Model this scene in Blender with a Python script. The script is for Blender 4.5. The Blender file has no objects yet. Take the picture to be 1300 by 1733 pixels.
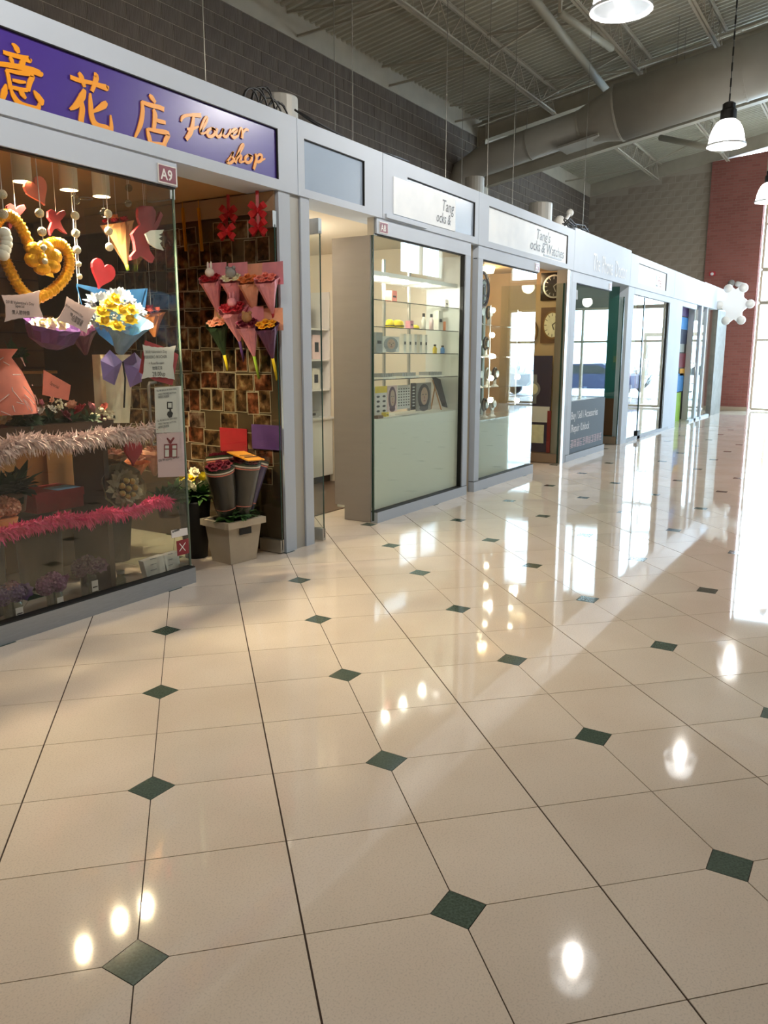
import bpy, math, random
from mathutils import Vector, Matrix
random.seed(7)
scene = bpy.context.scene
col = scene.collection
# ------------------------------------------------------------------ camera
CAM = Vector((0.0, -4.1385, 1.6003))
YAW, PITCH, FPX = math.radians(31.723), math.radians(-10.923), 1358.8
cam_d = bpy.data.cameras.new('camera'); cam = bpy.data.objects.new('camera', cam_d); col.objects.link(cam)
cam.location = CAM
cam.rotation_euler = (math.pi/2 + PITCH, 0, YAW - math.pi/2)
cam_d.sensor_fit = 'VERTICAL'; cam_d.sensor_height = 24.0; cam_d.lens = FPX/1733*24.0
cam_d.clip_start = 0.05; cam_d.clip_end = 400
scene.camera = cam
# ------------------------------------------------------------------ world, sun, exposure
scene.view_settings.view_transform = 'Standard'; scene.view_settings.look = 'None'
scene.view_settings.gamma = 1.0; scene.view_settings.use_curve_mapping = False
scene.view_settings.exposure = 0.45
world = bpy.data.worlds.new('overcast_sky'); scene.world = world; world.use_nodes = True
bgn = world.node_tree.nodes['Background']
bgn.inputs['Color'].default_value = (0.68, 0.85, 1.0, 1); bgn.inputs['Strength'].default_value = 13.5
def portal(loc, rot, sx, sy):
    l = bpy.data.lights.new('window_portal', 'AREA'); l.shape = 'RECTANGLE'; l.size = sx; l.size_y = sy
    l.cycles.is_portal = True
    o = bpy.data.objects.new('window_portal', l); col.objects.link(o); o.location = loc; o.rotation_euler = rot
YO = -9.0            # window wall across the hall
XF = 26.6            # far end wall
YW = 4.55            # tall block wall behind the shops
XN = -7.0            # wall behind the camera
portal((23.7, YO-0.25, 4.75), (math.pi/2, 0, 0), 2.9, 1.1)
portal((18.0, YO-0.25, 6.5), (math.pi/2, 0, 0), 10, .7)  # portal of the added clerestory strip
portal((XF+0.45, -4.75, 3.2), (0, math.pi/2, 0), 6.4, 8.4)
# ------------------------------------------------------------------ helpers
def srgb(h):
    h = h.lstrip('#'); c = [int(h[i:i+2], 16)/255 for i in (0, 2, 4)]
    return tuple((v/12.92 if v <= 0.04045 else ((v+0.055)/1.055)**2.4) for v in c) + (1,)
MATS = {}
def mat(name, hexc, rough=0.5, metal=0.0, spec=0.5, var=0.0, vscale=8.0, bump=0.0, bscale=40.0, emit=None, estr=0.0, coat=0.0, stretch=None, trans=0.0, hex2=None):
    if name in MATS: return MATS[name]
    m = bpy.data.materials.new(name); m.use_nodes = True; nt = m.node_tree; N = nt.nodes; L = nt.links
    b = N['Principled BSDF']; c = srgb(hexc)
    b.inputs['Base Color'].default_value = c; b.inputs['Roughness'].default_value = rough
    b.inputs['Metallic'].default_value = metal; b.inputs['Specular IOR Level'].default_value = spec
    if coat: b.inputs['Coat Weight'].default_value = coat; b.inputs['Coat Roughness'].default_value = 0.05
    if trans: b.inputs['Transmission Weight'].default_value = trans
    if emit: b.inputs['Emission Color'].default_value = srgb(emit); b.inputs['Emission Strength'].default_value = estr
    if var or bump or hex2:
        tc = N.new('ShaderNodeTexCoord'); vec = tc.outputs['Object']
        if stretch:
            mp = N.new('ShaderNodeMapping'); mp.inputs['Scale'].default_value = stretch
            L.new(vec, mp.inputs['Vector']); vec = mp.outputs['Vector']
    if var or hex2:
        n = N.new('ShaderNodeTexNoise'); n.inputs['Scale'].default_value = vscale; n.inputs['Detail'].default_value = 4
        L.new(vec, n.inputs['Vector'])
        r = N.new('ShaderNodeValToRGB')
        r.color_ramp.elements[0].position = 0.3; r.color_ramp.elements[1].position = 0.7
        if hex2: c0, c1 = c, srgb(hex2)
        else:
            c0 = tuple(v*(1-var) for v in c[:3])+(1,); c1 = tuple(min(1, v*(1+var)) for v in c[:3])+(1,)
        r.color_ramp.elements[0].color = c0; r.color_ramp.elements[1].color = c1
        L.new(n.outputs['Fac'], r.inputs['Fac']); L.new(r.outputs['Color'], b.inputs['Base Color'])
    if bump:
        n2 = N.new('ShaderNodeTexNoise'); n2.inputs['Scale'].default_value = bscale; n2.inputs['Detail'].default_value = 3
        L.new(vec, n2.inputs['Vector'])
        bp = N.new('ShaderNodeBump'); bp.inputs['Strength'].default_value = bump; bp.inputs['Distance'].default_value = 0.01
        L.new(n2.outputs['Fac'], bp.inputs['Height']); L.new(bp.outputs['Normal'], b.inputs['Normal'])
    MATS[name] = m; return m
def glassmat(name, tint, f0=0.04, rough=0.0):
    if name in MATS: return MATS[name]
    m = bpy.data.materials.new(name); m.use_nodes = True; nt = m.node_tree; N = nt.nodes; L = nt.links
    N.remove(N['Principled BSDF']); out = N['Material Output']
    t = N.new('ShaderNodeBsdfTransparent'); t.inputs['Color'].default_value = srgb(tint)
    g = N.new('ShaderNodeBsdfGlossy'); g.inputs['Roughness'].default_value = rough; g.inputs['Color'].default_value = (1, 1, 1, 1)
    lw = N.new('ShaderNodeLayerWeight'); lw.inputs['Blend'].default_value = 0.5
    p = N.new('ShaderNodeMath'); p.operation = 'POWER'; p.inputs[1].default_value = 5
    q = N.new('ShaderNodeMath'); q.operation = 'MULTIPLY_ADD'; q.inputs[1].default_value = 1-f0; q.inputs[2].default_value = f0
    mx = N.new('ShaderNodeMixShader')
    L.new(lw.outputs['Facing'], p.inputs[0]); L.new(p.outputs[0], q.inputs[0]); L.new(q.outputs[0], mx.inputs['Fac'])
    L.new(t.outputs[0], mx.inputs[1]); L.new(g.outputs[0], mx.inputs[2]); L.new(mx.outputs[0], out.inputs['Surface'])
    MATS[name] = m; return m
# camera geometry used only to read positions off known planes
_f = Vector((math.cos(YAW)*math.cos(PITCH), math.sin(YAW)*math.cos(PITCH), math.sin(PITCH)))
_r = Vector((math.sin(YAW), -math.cos(YAW), 0)); _u = _r.cross(_f)
def ray(x, y): return _f + _r*((x-650)/FPX) - _u*((y-866.5)/FPX)
def onY(x, y, Y=0.0): d = ray(x, y); return CAM + d*((Y-CAM.y)/d.y)
def onX(x, y, X): d = ray(x, y); return CAM + d*((X-CAM.x)/d.x)
def onZ(x, y, Z=0.0): d = ray(x, y); return CAM + d*((Z-CAM.z)/d.z)
def mpp(P): return (Vector(P)-CAM).dot(_f)/FPX           # metres per photo pixel at a point
def visible(P, pad=20):
    c = Vector(P)-CAM; w = c.dot(_f)
    if w < 0.1: return False
    x = 650+FPX*c.dot(_r)/w; y = 866.5-FPX*c.dot(_u)/w
    return -pad < x < 1300+pad and -pad < y < 1733+pad
ORG = {}
class MB:
    def __init__(s): s.v = []; s.f = []
    def quad(s, a, b, c, d): n = len(s.v); s.v += [Vector(p) for p in (a, b, c, d)]; s.f.append((n, n+1, n+2, n+3)); return s
    def poly(s, pts): n = len(s.v); s.v += [Vector(p) for p in pts]; s.f.append(tuple(range(n, n+len(pts)))); return s
    def box(s, x0, x1, y0, y1, z0, z1):
        n = len(s.v)
        s.v += [Vector(p) for p in ((x0,y0,z0),(x1,y0,z0),(x1,y1,z0),(x0,y1,z0),(x0,y0,z1),(x1,y0,z1),(x1,y1,z1),(x0,y1,z1))]
        s.f += [tuple(n+i for i in q) for q in ((0,3,2,1),(4,5,6,7),(0,1,5,4),(1,2,6,5),(2,3,7,6),(3,0,4,7))]; return s
    def obox(s, c, ax, ay, az):                          # oriented box from centre and half-axes
        n = len(s.v); c = Vector(c); ax, ay, az = Vector(ax), Vector(ay), Vector(az)
        for k in ((-1,-1,-1),(1,-1,-1),(1,1,-1),(-1,1,-1),(-1,-1,1),(1,-1,1),(1,1,1),(-1,1,1)): s.v.append(c+ax*k[0]+ay*k[1]+az*k[2])
        s.f += [tuple(n+i for i in q) for q in ((0,3,2,1),(4,5,6,7),(0,1,5,4),(1,2,6,5),(2,3,7,6),(3,0,4,7))]; return s
    def bar(s, p, q, w, h, up=(0, 0, 1)):
        p, q = Vector(p), Vector(q); d = (q-p); L = d.length/2; d.normalize(); up = Vector(up)
        sd = d.cross(up)
        if sd.length < 1e-4: sd = d.cross(Vector((1, 0, 0)))
        sd.normalize(); u = sd.cross(d).normalized()
        return s.obox((p+q)/2, d*L, sd*(w/2), u*(h/2))
    def tube(s, pts, r, n=8, cap=True, closed=False):
        pts = [Vector(p) for p in pts]; m = len(pts); R = r if isinstance(r, (list, tuple)) else [r]*m
        base = len(s.v); prev = None
        for i, p in enumerate(pts):
            if closed: t = pts[(i+1) % m]-pts[i-1]
            else: t = pts[min(i+1, m-1)]-pts[max(i-1, 0)]
            t = t.normalized() if t.length > 1e-9 else Vector((0, 0, 1))
            if prev is None:
                a = t.cross(Vector((0, 0, 1)))
                if a.length < 1e-3: a = t.cross(Vector((1, 0, 0)))
            else: a = prev - t*prev.dot(t)
            a.normalize(); prev = a; b = t.cross(a)
            for k in range(n): s.v.append(p + (a*math.cos(2*math.pi*k/n)+b*math.sin(2*math.pi*k/n))*R[i])
        for i in range(m if closed else m-1):
            for k in range(n):
                j = (i+1) % m
                s.f.append((base+i*n+k, base+i*n+(k+1) % n, base+j*n+(k+1) % n, base+j*n+k))
        if cap and not closed:
            s.f.append(tuple(base+k for k in range(n))[::-1]); s.f.append(tuple(base+(m-1)*n+k for k in range(n)))
        return s
    def lathe(s, prof, c=(0, 0, 0), n=16, axis=(0, 0, 1), caps=True, wob=None):
        c = Vector(c); w = Vector(axis).normalized(); u = w.orthogonal().normalized(); v = w.cross(u); base = len(s.v)
        for i, (r, h) in enumerate(prof):
            for k in range(n):
                a = 2*math.pi*k/n; rr = r*(wob(a, i) if wob else 1)
                s.v.append(c + u*(rr*math.cos(a)) + v*(rr*math.sin(a)) + w*h)
        for i in range(len(prof)-1):
            for k in range(n):
                s.f.append((base+i*n+k, base+i*n+(k+1) % n, base+(i+1)*n+(k+1) % n, base+(i+1)*n+k))
        if caps:
            if prof[0][0] > 1e-4: s.f.append(tuple(base+k for k in range(n))[::-1])
            if prof[-1][0] > 1e-4: s.f.append(tuple(base+(len(prof)-1)*n+k for k in range(n)))
        return s
    def ball(s, c, r, n=10, m=6, sc=(1, 1, 1)):
        c = Vector(c); base = len(s.v)
        s.v.append(c+Vector((0, 0, -r*sc[2])))
        for i in range(1, m):
            t = -math.pi/2+math.pi*i/m
            for k in range(n):
                a = 2*math.pi*k/n; s.v.append(c+Vector((r*sc[0]*math.cos(t)*math.cos(a), r*sc[1]*math.cos(t)*math.sin(a), r*sc[2]*math.sin(t))))
        s.v.append(c+Vector((0, 0, r*sc[2]))); top = len(s.v)-1
        for k in range(n):
            s.f.append((base, base+1+(k+1) % n, base+1+k)); s.f.append((top, base+1+(m-2)*n+k, base+1+(m-2)*n+(k+1) % n))
        for i in range(m-2):
            for k in range(n):
                s.f.append((base+1+i*n+k, base+1+i*n+(k+1) % n, base+1+(i+1)*n+(k+1) % n, base+1+(i+1)*n+k))
        return s
    def prism(s, pts, off):                              # outline extruded by the vector off
        off = Vector(off); pts = [Vector(p) for p in pts]; n = len(pts); b = len(s.v)
        s.v += pts + [p+off for p in pts]
        s.f.append(tuple(range(b, b+n))[::-1]); s.f.append(tuple(range(b+n, b+2*n)))
        for i in range(n): s.f.append((b+i, b+(i+1) % n, b+n+(i+1) % n, b+n+i))
        return s
    def petal(s, c, d, up, L, W, curl=0.2):              # a bent leaf or petal
        c, d, up = Vector(c), Vector(d).normalized(), Vector(up); sd = d.cross(up)
        if sd.length < 1e-4: sd = d.orthogonal()
        sd.normalize(); u = sd.cross(d)
        n = len(s.v); ts = (0, .35, .7, 1); ws = (.25, 1, .8, .05)
        for t, w in zip(ts, ws):
            q = c+d*(L*t)+u*(curl*L*t*t); s.v += [q-sd*(W*w/2)+u*(.12*W*w), q+sd*(W*w/2)+u*(.12*W*w)]
        for i in range(3): s.f.append((n+2*i, n+2*i+1, n+2*i+3, n+2*i+2))
        return s
    def build(s, name, m, parent=None, smooth=False, label=None, cat=None, group=None, kind=None, org=None):
        if parent is not None: o0 = ORG[parent.name]
        elif org is not None: o0 = Vector(org)
        else:
            xs = [p.x for p in s.v]; ysv = [p.y for p in s.v]; zs = [p.z for p in s.v]
            o0 = Vector(((min(xs)+max(xs))/2, (min(ysv)+max(ysv))/2, min(zs)))
        me = bpy.data.meshes.new(name); me.from_pydata([tuple(p-o0) for p in s.v], [], s.f); me.validate(); me.update()
        if smooth:
            for p in me.polygons: p.use_smooth = True
        if m: me.materials.append(m)
        o = bpy.data.objects.new(name, me); col.objects.link(o); ORG[o.name] = o0.copy()
        if parent is not None: o.parent = parent
        else: o.location = o0
        return tag(o, label, cat, group, kind)
def tag(o, label=None, cat=None, group=None, kind=None):
    if label: o['label'] = label
    if cat: o['category'] = cat
    if group: o['group'] = group
    if kind: o['kind'] = kind
    return o
def empty(name, loc, label=None, cat=None, group=None, kind=None):
    o = bpy.data.objects.new(name, None); col.objects.link(o); o.location = Vector(loc); o.empty_display_size = 0.05
    ORG[o.name] = Vector(loc); return tag(o, label, cat, group, kind)
def inst(name, me, loc, parent=None, rot=None, scale=None):    # object sharing mesh data, world-space loc
    o = bpy.data.objects.new(name, me); col.objects.link(o)
    o.location = Vector(loc) - (ORG[parent.name] if parent is not None else Vector())
    if rot: o.rotation_euler = rot
    if scale: o.scale = scale
    if parent is not None: o.parent = parent
    ORG[o.name] = Vector(loc); return o
def copy_tree(o, delta, label=None, group=None):
    def cp(a, par):
        c = a.copy(); col.objects.link(c); ORG[c.name] = ORG[a.name]+Vector(delta)
        if par is not None: c.parent = par
        else: c.location = a.location+Vector(delta)
        for ch in [q for q in ALLCH(a)]: cp(ch, c)
        return c
    r = cp(o, None)
    if label: r['label'] = label
    if group: r['group'] = group
    return r
def ALLCH(a): return [q for q in list(col.objects) if q.parent == a]
_txt = {}
def text_mb(s, size, origin, ux=(1, 0, 0), uy=(0, 0, 1), th=0.004, align='LEFT', shear=0.0, bold=0.0, mb=None):
    key = (s, align, shear, bold)
    if key not in _txt:
        cu = bpy.data.curves.new('lettering', 'FONT'); cu.body = s; cu.size = 1; cu.align_x = align; cu.shear = shear; cu.offset = bold
        cu.resolution_u = 2; cu.fill_mode = 'FRONT'
        ob = bpy.data.objects.new('lettering', cu); col.objects.link(ob)
        dg = bpy.context.evaluated_depsgraph_get(); dg.update()
        me = ob.evaluated_get(dg).to_mesh()
        _txt[key] = ([tuple(v.co) for v in me.vertices], [tuple(p.vertices) for p in me.polygons])
        bpy.data.objects.remove(ob); bpy.data.curves.remove(cu)
    V, F = _txt[key]; b = mb or MB(); n = len(b.v); O = Vector(origin); ux, uy = Vector(ux), Vector(uy)
    b.v += [O+ux*(v[0]*size)+uy*(v[1]*size) for v in V]; b.f += [tuple(n+i for i in q) for q in F]
    return b
# ------------------------------------------------------------------ materials
def floor_tile_mat():
    m = mat('cream_floor_tile', 'c9b49c', rough=0.07, spec=0.5)
    nt = m.node_tree; N = nt.nodes; L = nt.links; b = N['Principled BSDF']
    tc = N.new('ShaderNodeTexCoord'); n = N.new('ShaderNodeTexNoise'); n.inputs['Scale'].default_value = 1.7; n.inputs['Detail'].default_value = 3
    n2 = N.new('ShaderNodeTexNoise'); n2.inputs['Scale'].default_value = 160; n2.inputs['Detail'].default_value = 2
    L.new(tc.outputs['Object'], n2.inputs['Vector'])
    g = N.new('ShaderNodeNewGeometry'); L.new(g.outputs['Position'], n.inputs['Vector'])
    oi = N.new('ShaderNodeObjectInfo')
    r = N.new('ShaderNodeValToRGB'); r.color_ramp.elements[0].color = srgb('d6c7b6'); r.color_ramp.elements[1].color = srgb('e0d3c4')
    r.color_ramp.elements[0].position = .3; r.color_ramp.elements[1].position = .7
    L.new(n.outputs['Fac'], r.inputs['Fac'])
    r2 = N.new('ShaderNodeValToRGB'); r2.color_ramp.elements[0].color = (.86, .86, .86, 1); r2.color_ramp.elements[1].color = (1, 1, 1, 1)
    r2.color_ramp.elements[0].position = .33; r2.color_ramp.elements[1].position = .48
    L.new(n2.outputs['Fac'], r2.inputs['Fac'])
    mx = N.new('ShaderNodeMixRGB'); mx.blend_type = 'MULTIPLY'; mx.inputs['Fac'].default_value = 1
    L.new(r.outputs['Color'], mx.inputs[1]); L.new(r2.outputs['Color'], mx.inputs[2])
    hs = N.new('ShaderNodeHueSaturation'); mr = N.new('ShaderNodeMapRange'); mr.inputs[3].default_value = .95; mr.inputs[4].default_value = 1.04
    L.new(oi.outputs['Random'], mr.inputs[0]); L.new(mr.outputs[0], hs.inputs['Value']); L.new(mx.outputs[0], hs.inputs['Color'])
    L.new(hs.outputs[0], b.inputs['Base Color'])
    n3 = N.new('ShaderNodeTexNoise'); n3.inputs['Scale'].default_value = .9; L.new(g.outputs['Position'], n3.inputs['Vector'])
    m3 = N.new('ShaderNodeMapRange'); m3.inputs[3].default_value = .015; m3.inputs[4].default_value = .075
    L.new(n3.outputs['Fac'], m3.inputs[0]); L.new(m3.outputs[0], b.inputs['Roughness'])
    return m
M_TILE = floor_tile_mat()
M_GROUT = mat('dark_grout', '3a2a20', 0.9)
M_DOT = mat('green_granite_inset', '4b5a50', 0.08, var=.35, vscale=120)
M_FASCIA = mat('pale_grey_fascia_laminate', 'cad3df', 0.65, spec=.15, var=.03, vscale=1.5)
M_FASCIA2 = mat('powder_coated_grey_frame', 'b9c1cb', 0.55, spec=.2)
M_ALU = mat('satin_aluminium_kickplate', 'a4a9ae', 0.38, metal=.45, var=.06, vscale=5, stretch=(3, 3, 30))
M_CHROME = mat('brushed_steel', 'b8b5ae', 0.28, metal=.9)
M_BEIGE = mat('beige_channel', 'b6ac97', 0.5)
M_BLACK = mat('black_gasket', '15130f', 0.6)
M_PLATE = mat('blue_grey_sign_plate', '8e9cae', 0.3)
M_PURPLE = mat('purple_sign_vinyl', '4b3391', 0.3)
M_ORANGE = mat('yellow_orange_vinyl', 'ffa51c', 0.35)
M_WHITE = mat('white_laminate', 'e4e2de', 0.35)
M_CREAMW = mat('cream_painted_wall', 'e8dcc8', 0.7)
M_BLOCK = mat('brown_split_face_block', '6a5e53', 0.9, var=.22, vscale=5, bump=.9, bscale=30, stretch=(2.2, 2.2, .35))
M_BLOCKF = mat('grey_brown_smooth_block', 'a09181', 0.9, var=.16, vscale=4, bump=.4, bscale=30)
M_MORTAR = mat('pale_mortar', 'b0a292', 0.95)
M_STEEL = mat('beige_painted_steel', 'b5ab98', 0.5, var=.08, vscale=3)
M_DECK = mat('beige_painted_roof_deck', 'b8b2a0', 0.55, var=.05, vscale=2)
M_DUCT = mat('grey_painted_duct', 'a59e91', 0.5, var=.06, vscale=2)
M_GLASS = glassmat('clear_shop_glass', 'f6f9f7', 0.045)
M_GLASSG = glassmat('greenish_shop_glass', 'f5f9f6', 0.05)
M_GLASSW = glassmat('daylight_window_glass', 'f4f8fa', 0.04)
M_GLEDGE = mat('green_glass_edge', '1d3a30', 0.15)
M_WIRE = mat('galvanised_wire', '8a8478', 0.4, metal=.6)
M_CABLE = mat('black_cable', '1a1714', 0.5)
def brick_mat(name, c1, c2, mort, sc):
    m = bpy.data.materials.new(name); m.use_nodes = True; nt = m.node_tree; N = nt.nodes; L = nt.links; b = N['Principled BSDF']
    tc = N.new('ShaderNodeNewGeometry'); sp = N.new('ShaderNodeSeparateXYZ'); cb = N.new('ShaderNodeCombineXYZ')
    L.new(tc.outputs['Position'], sp.inputs[0]); L.new(sp.outputs['Y'], cb.inputs['X']); L.new(sp.outputs['Z'], cb.inputs['Y'])
    t = N.new('ShaderNodeTexBrick'); t.inputs['Color1'].default_value = srgb(c1); t.inputs['Color2'].default_value = srgb(c2); t.inputs['Mortar'].default_value = srgb(mort)
    t.inputs['Scale'].default_value = 1; t.inputs['Brick Width'].default_value = sc*3; t.inputs['Row Height'].default_value = sc; t.inputs['Mortar Size'].default_value = .008
    L.new(cb.outputs[0], t.inputs['Vector']); L.new(t.outputs['Color'], b.inputs['Base Color']); b.inputs['Roughness'].default_value = .85
    MATS[name] = m; return m
M_RED = brick_mat('red_brown_brick', '985b50', '8a4f45', '8f6257', .075)
# ------------------------------------------------------------------ floor
TS = 0.457; G0 = Vector((1.2602, -2.5727, 0)); s2 = math.sqrt(.5)
GI = Vector((s2, -s2, 0)); GJ = Vector((s2, s2, 0))
def grid(i, j, z=0.0): return G0 + GI*(i*TS) + GJ*(j*TS) + Vector((0, 0, z))
fl = MB().box(XN, XF+6, YO-.3, YW+.3, -.2, -.003).build('floor', M_GROUT, kind='structure', org=(0, 0, 0))
ND = .187                                                # half diagonal of the inset in tiles
def tile_outline(pi, pj):
    # tile corners in tile units, side gaps by line parity, clipped at the corner that holds an inset
    gi0, gi1 = (.0042, .0066) if pi == 0 else (.0066, .0042)
    gj0, gj1 = (.0034, .0038) if pj == 0 else (.0038, .0034)
    x0, x1, y0, y1 = gi0, 1-gi1, gj0, 1-gj1
    ci, cj = (0 if pi == 0 else 1), (0 if pj == 0 else 1); n = ND+.004
    P = []
    for (a, b) in ((0, 0), (1, 0), (1, 1), (0, 1)):
        X, Y = (x1 if a else x0), (y1 if b else y0)
        if (a, b) == (ci, cj):
            sx, sy = (-1 if a else 1), (-1 if b else 1)
            p1 = (X, (b+sy*n)); p2 = ((a+sx*n), Y)
            P += [p1, p2] if (a, b) in ((0, 0), (1, 1)) else [p2, p1]
        else: P.append((X, Y))
    return P
# order fix so that every outline runs counter-clockwise
def ccw(P):
    A = sum(P[k][0]*P[(k+1) % len(P)][1]-P[(k+1) % len(P)][0]*P[k][1] for k in range(len(P)))
    return P if A > 0 else P[::-1]
TO = {(a, b): ccw(tile_outline(a, b)) for a in (0, 1) for b in (0, 1)}
def tile_mb(pi, pj, base=Vector(), mb=None):
    mb = mb or MB(); P = TO[(pi, pj)]
    pts = [base + GI*(x*TS) + GJ*(y*TS) for x, y in P]
    mb.prism([p+Vector((0, 0, -.006)) for p in pts], (0, 0, .006)); return mb
TME = {}
for k in TO:
    b = tile_mb(*k); me = bpy.data.meshes.new('tile'); me.from_pydata([tuple(v) for v in b.v], [], b.f); me.update(); me.materials.append(M_TILE); TME[k] = me
b = MB().prism([tuple(GI*(x*TS)+GJ*(y*TS)+Vector((0, 0, -.006))) for x, y in ((-ND, 0), (0, -ND), (ND, 0), (0, ND))], (0, 0, .0062))
DME = bpy.data.meshes.new('tile_inset'); DME.from_pydata([tuple(v) for v in b.v], [], b.f); DME.update(); DME.materials.append(M_DOT)
tiles = []; dots = []
for i in range(-60, 90):
    for j in range(-60, 90):
        c = grid(i+.5, j+.5)
        if XN < c.x < XF+5.6 and YO < c.y < 3.4: tiles.append((i, j, c))
        if i % 2 == 0 and j % 2 == 0:
            c = grid(i, j)
            if XN < c.x < XF+5.6 and YO < c.y < 3.4: dots.append((i, j, c))
def rank(L):
    vis = [t for t in L if visible(t[2], 160)]; ids = set(id(t) for t in vis)
    vis.sort(key=lambda t: (t[2]-CAM).length)
    return vis[:300], vis[300:]+[t for t in L if id(t) not in ids]
near, rest = rank(tiles)
for i, j, c in near: inst('tile', TME[(i % 2, j % 2)], grid(i, j), fl)
mb = MB()
for i, j, c in rest: tile_mb(i % 2, j % 2, grid(i, j), mb)
mb.build('tile_field', M_TILE, fl, kind='stuff')
near, rest = rank(dots)
for i, j, c in near: inst('tile_inset', DME, c, fl)
mb = MB()
for i, j, c in rest: mb.prism([c+GI*(x*TS)+GJ*(y*TS)+Vector((0, 0, -.006)) for x, y in ((-ND, 0), (0, -ND), (ND, 0), (0, ND))], (0, 0, .0062))
if mb.v: mb.build('tile_inset_field', M_DOT, fl, kind='stuff')
# ------------------------------------------------------------------ block walls
SLOPE = -.1694
ZWT = 6.63                                               # top of blockwork at the back wall
ZDK = 7.0                                                # deck underside at the back wall
def deck_z(y):
    yr = -2.2
    return ZDK + SLOPE*(max(y, yr)-YW) + (.1694*(y-yr) if y < yr else 0)
wl = MB().box(XN, XF+.2, YW, YW+.25, 0, ZWT).build('wall_back', M_MORTAR, kind='structure', org=(0, YW, 0))
def blocks(wall, cells, mesh_m, nm, jt=.011):
    """cells: (centre, length) ; one shared mesh for each length"""
    cells.sort(key=lambda t: (0 if visible(t[0], 30) else 1, (Vector(t[0])-CAM).length))
    cache = {}
    for c, Lb, ax in cells[:300]:
        key = (round(Lb, 3), ax)
        if key not in cache:
            h = .203-jt; t = .007
            q = MB()
            if ax == 'x': q.box(-Lb/2, Lb/2, -t, .02, -h/2, h/2)
            else: q.box(-t, .02, -Lb/2, Lb/2, -h/2, h/2)
            me = bpy.data.meshes.new('block'); me.from_pydata([tuple(v) for v in q.v], [], q.f); me.update(); me.materials.append(mesh_m); cache[key] = me
        inst('block', cache[key], c, wall)
    if len(cells) > 300:
        q = MB(); h = .203-jt; t = .007
        for c, Lb, ax in cells[300:]:
            if ax == 'x': q.box(c[0]-Lb/2, c[0]+Lb/2, c[1]-t, c[1]+.02, c[2]-h/2, c[2]+h/2)
            else: q.box(c[0]-t, c[0]+.02, c[1]-Lb/2, c[1]+Lb/2, c[2]-h/2, c[2]+h/2)
        q.build('block_field', mesh_m, wall, kind='stuff')
cells = []
nrow = int(ZWT/.203)
for r in range(nrow):
    z = ZWT-.1015-r*.203
    if z < 2.8: break
    x = XN+(.203 if r % 2 else 0)
    while x < XF-.1:
        x1 = min(x+.406, XF); Lb = x1-x-.011
        if Lb > .05: cells.append(((x+Lb/2, YW, z), Lb, 'x'))
        x += .406
blocks(wl, cells, M_BLOCK, 'block')
# far end wall: grey-brown block to y=.95, red brick pier beyond
YR0, YR1 = .86, -.62
def far_top(y): return ZWT+SLOPE*(y-YW)*1.0
q = MB(); q.prism([(XF, YW, 0), (XF, YR0, 0), (XF, YR0, far_top(YR0)), (XF, YW, far_top(YW))], (.25, 0, 0))
wf = q.build('wall_far', M_MORTAR, kind='structure', org=(XF, 0, 0))
cells = []
for r in range(40):
    z = far_top(YR0)-.16-r*.203
    if z < 2.9: break
    y = YW-(.203 if r % 2 else 0)
    while y > YR0+.06:
        y1 = max(y-.406, YR0); Lb = y-y1-.019; yc = (y+y1)/2
        if Lb > .05 and z+.09 < far_top(yc+Lb/2): cells.append(((XF, yc, z), Lb, 'y'))
        y -= .406
blocks(wf, cells, M_BLOCKF, 'block', .019)
q = MB(); q.prism([(XF-.12, YR0, 0), (XF-.12, YR1, 0), (XF-.12, YR1, 7.36), (XF-.12, YR0, 7.24)], (.4, 0, 0))
q.build('wall_far_brick_pier', M_RED, kind='structure', org=(XF, 0, 0))
MB().box(XF-.14, XF-.12, YR1-.01, YR0, 0, .12).build('baseboard_far', mat('pale_stone_skirting', 'b9a68d', .5), kind='structure')
# beam strips that close the wall heads
MB().box(XN, XF+.2, YW-.02, YW+.2, ZWT, ZDK+.05).build('trim_back_wall_head', M_STEEL, kind='structure')
q = MB(); q.prism([(XF-.02, YW, far_top(YW)), (XF-.02, -9, far_top(YW)-.1), (XF-.02, -9, deck_z(-9)+.05), (XF-.02, -2.2, deck_z(-2.2)+.05), (XF-.02, YW, deck_z(YW)+.05)], (.2, 0, 0))
q = MB()
q.prism([(XF-.03, YW, far_top(YW)), (XF-.03, YR1, far_top(YR1)), (XF-.03, YR1, deck_z(YR1)+.02), (XF-.03, YW, deck_z(YW)+.02)], (.25, 0, 0))
q.prism([(XF-.03, YR1, 6.6), (XF-.03, YO, 6.6), (XF-.03, YO, deck_z(YO)+.02), (XF-.03, -2.2, deck_z(-2.2)+.02), (XF-.03, YR1, deck_z(YR1)+.02)], (.25, 0, 0))
q.build('trim_far_wall_head', M_STEEL, kind='structure')
# wall behind the camera
MB().box(XN-.25, XN, YO, YW, 0, 8.4).build('wall_near', M_BLOCKF, kind='structure')
# ------------------------------------------------------------------ corrugated roof deck
q = MB(); per = .152
prof = []
x = XN-.3
while x < XF+.4:
    prof += [(x, 0), (x+.045, 0), (x+.062, .042), (x+.135, .042)]; x += per
ys_ = [YW+.1, -2.2, YO-.2]
for k in range(len(prof)-1):
    (xa, ha), (xb, hb) = prof[k], prof[k+1]
    for a, b_ in ((ys_[0], ys_[1]), (ys_[1], ys_[2])):
        q.quad((xa, a, deck_z(a)+ha), (xb, a, deck_z(a)+hb), (xb, b_, deck_z(b_)+hb), (xa, b_, deck_z(b_)+ha))
for a, b_ in ((ys_[0], ys_[1]), (ys_[1], ys_[2])):
    q.quad((XN-.3, a, deck_z(a)+.12), (XF+.5, a, deck_z(a)+.12), (XF+.5, b_, deck_z(b_)+.12), (XN-.3, b_, deck_z(b_)+.12))
q.build('ceiling', M_DECK, kind='structure', org=(0, 0, 7))
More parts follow.
